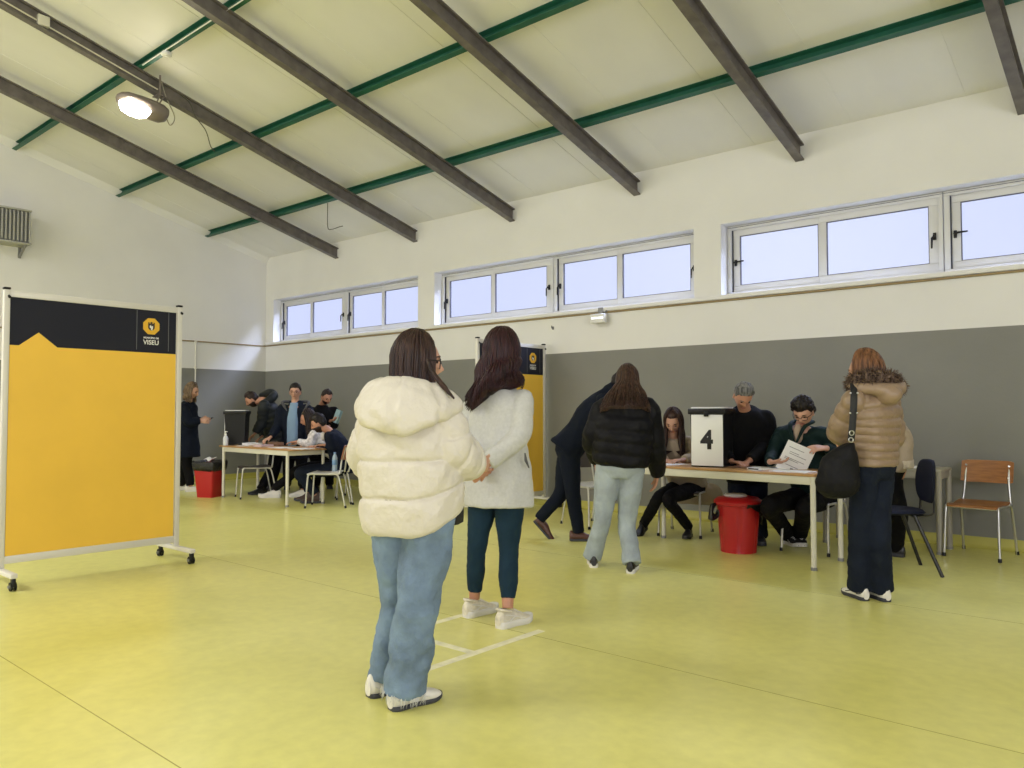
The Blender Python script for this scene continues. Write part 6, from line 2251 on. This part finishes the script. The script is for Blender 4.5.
for fn in PEOPLE if 'PEOPLE' in globals() else (woman_cream, woman_grey, woman_black, man_navy, woman_writing, man_grey_hair, man_form, woman_tan, person_behind,
           lady_phone, man_puffer, man_blue_shirt, man_reading, woman_seated_far, man_bearded_far):
    fn()
SKY = 1.08
EXPO = 0.07
WARM = (1.0, 0.93, 0.82)
DAY = (1.0, 0.97, 0.985)
LIGHTS = [
    ('floodlight_beam', (4.15, 4.15, 4.62), (0.3, 0.6, -1), 0.2, 0.35, 80, WARM),
    ('daylight_opposite', (4.2, YE - 0.05, 2.4), (0, -1, -0.15), 6.0, 2.3, 240, DAY),
    ('daylight_opposite', (12.2, YE - 0.05, 2.4), (0, -1, -0.15), 6.0, 2.3, 70, DAY),
    ('overhead_fill', (5.0, 11.0, zc(11.0) - 0.05), (0, -0.15, -1), 6.0, 1.2, 430, DAY),  # unseen soft lamp added under the roof to brighten the floor
    ('overhead_fill', (13.0, 11.0, zc(11.0) - 0.05), (0, -0.15, -1), 6.0, 1.2, 40, DAY),  # second added overhead lamp, weaker
    ('end_wall_fill', (XE - 0.05, 9.25, 2.2), (-1, 0, 0.08), 9.5, 2.4, 300, DAY),  # added lamp at the end wall, brightens the yellow board
    ('sky_above_windows', (7.0, -1.6, 5.2), (0, 0.75, -1), 13.5, 1.6, 2000, (0.62, 0.70, 1.0)),
]
# ------------------------------------------------------------------ one handedness for the whole place
# everything above was measured with y growing from the windows towards the camera; turn it into a right-handed world
FLIP = Matrix.Diagonal((1, -1, 1, 1))
bpy.context.view_layer.update()
for me in list(bpy.data.meshes):
    me.transform(FLIP)
    me.flip_normals()
    me.update()
for o in scene.objects:
    o.location.y = -o.location.y
fy = lambda v: V((v[0], -v[1], v[2]))

# ------------------------------------------------------------------ camera
cd = bpy.data.cameras.new('camera')
cam = bpy.data.objects.new('camera', cd)
COL.objects.link(cam)
cd.sensor_width = 36.0
cd.sensor_fit = 'HORIZONTAL'
cd.lens = FPX / 1024 * 36
cd.clip_start = 0.05
cam.matrix_world = frame(fy(CAM), fy(RGT), fy(UPV), -fy(FWD))
scene.camera = cam

# ------------------------------------------------------------------ light
wd = bpy.data.worlds.new('sky')
scene.world = wd
wd.use_nodes = True
bg = wd.node_tree.nodes['Background']
bg.inputs['Color'].default_value = (0.70, 0.755, 1.0, 1)
bg.inputs['Strength'].default_value = SKY


def area(name, loc, aim, sx, sy, energy, col, portal=False, spread=None):
    l = bpy.data.lights.new(name, 'AREA')
    l.shape = 'RECTANGLE'
    l.size, l.size_y = sx, sy
    l.energy = energy
    l.color = col
    if portal:
        l.cycles.is_portal = True
    if spread:
        l.spread = rad(spread)
    o = bpy.data.objects.new(name, l)
    COL.objects.link(o)
    o.location = fy(loc)
    d = fy(aim)
    o.rotation_euler = d.to_track_quat('-Z', 'Y').to_euler()
    return o


for i, (a, b) in enumerate(OPEN):
    area('window_portal', ((a + b) / 2, -0.29, (Z0 + Z1) / 2), (0, 1, 0), b - a, Z1 - Z0, 1, (1, 1, 1), True)
for a, b in FO:
    area('window_portal', ((a + b) / 2, YE + 0.29, (FZ0 + FZ1) / 2), (0, -1, 0), b - a, FZ1 - FZ0, 1, (1, 1, 1), True)
area('window_portal', (XE + 0.29, (RO[0] + RO[1]) / 2, (RO[2] + RO[3]) / 2), (-1, 0, 0), RO[1] - RO[0], RO[3] - RO[2], 1, (1, 1, 1), True)  # portal over the added opening in the end wall
for nm, loc, aim, sx, sy, en, colr in LIGHTS:
    area(nm, loc, aim, sx, sy, en, colr)

scene.cycles.use_denoising = True
scene.cycles.max_bounces = 8
scene.cycles.diffuse_bounces = 5
scene.cycles.transparent_max_bounces = 8
scene.cycles.sample_clamp_indirect = 6
vs = scene.view_settings
scene.display_settings.display_device = 'sRGB'
vs.view_transform = 'Standard'
vs.look = 'None'
vs.exposure = EXPO
vs.gamma = 1.0
vs.use_curve_mapping = False
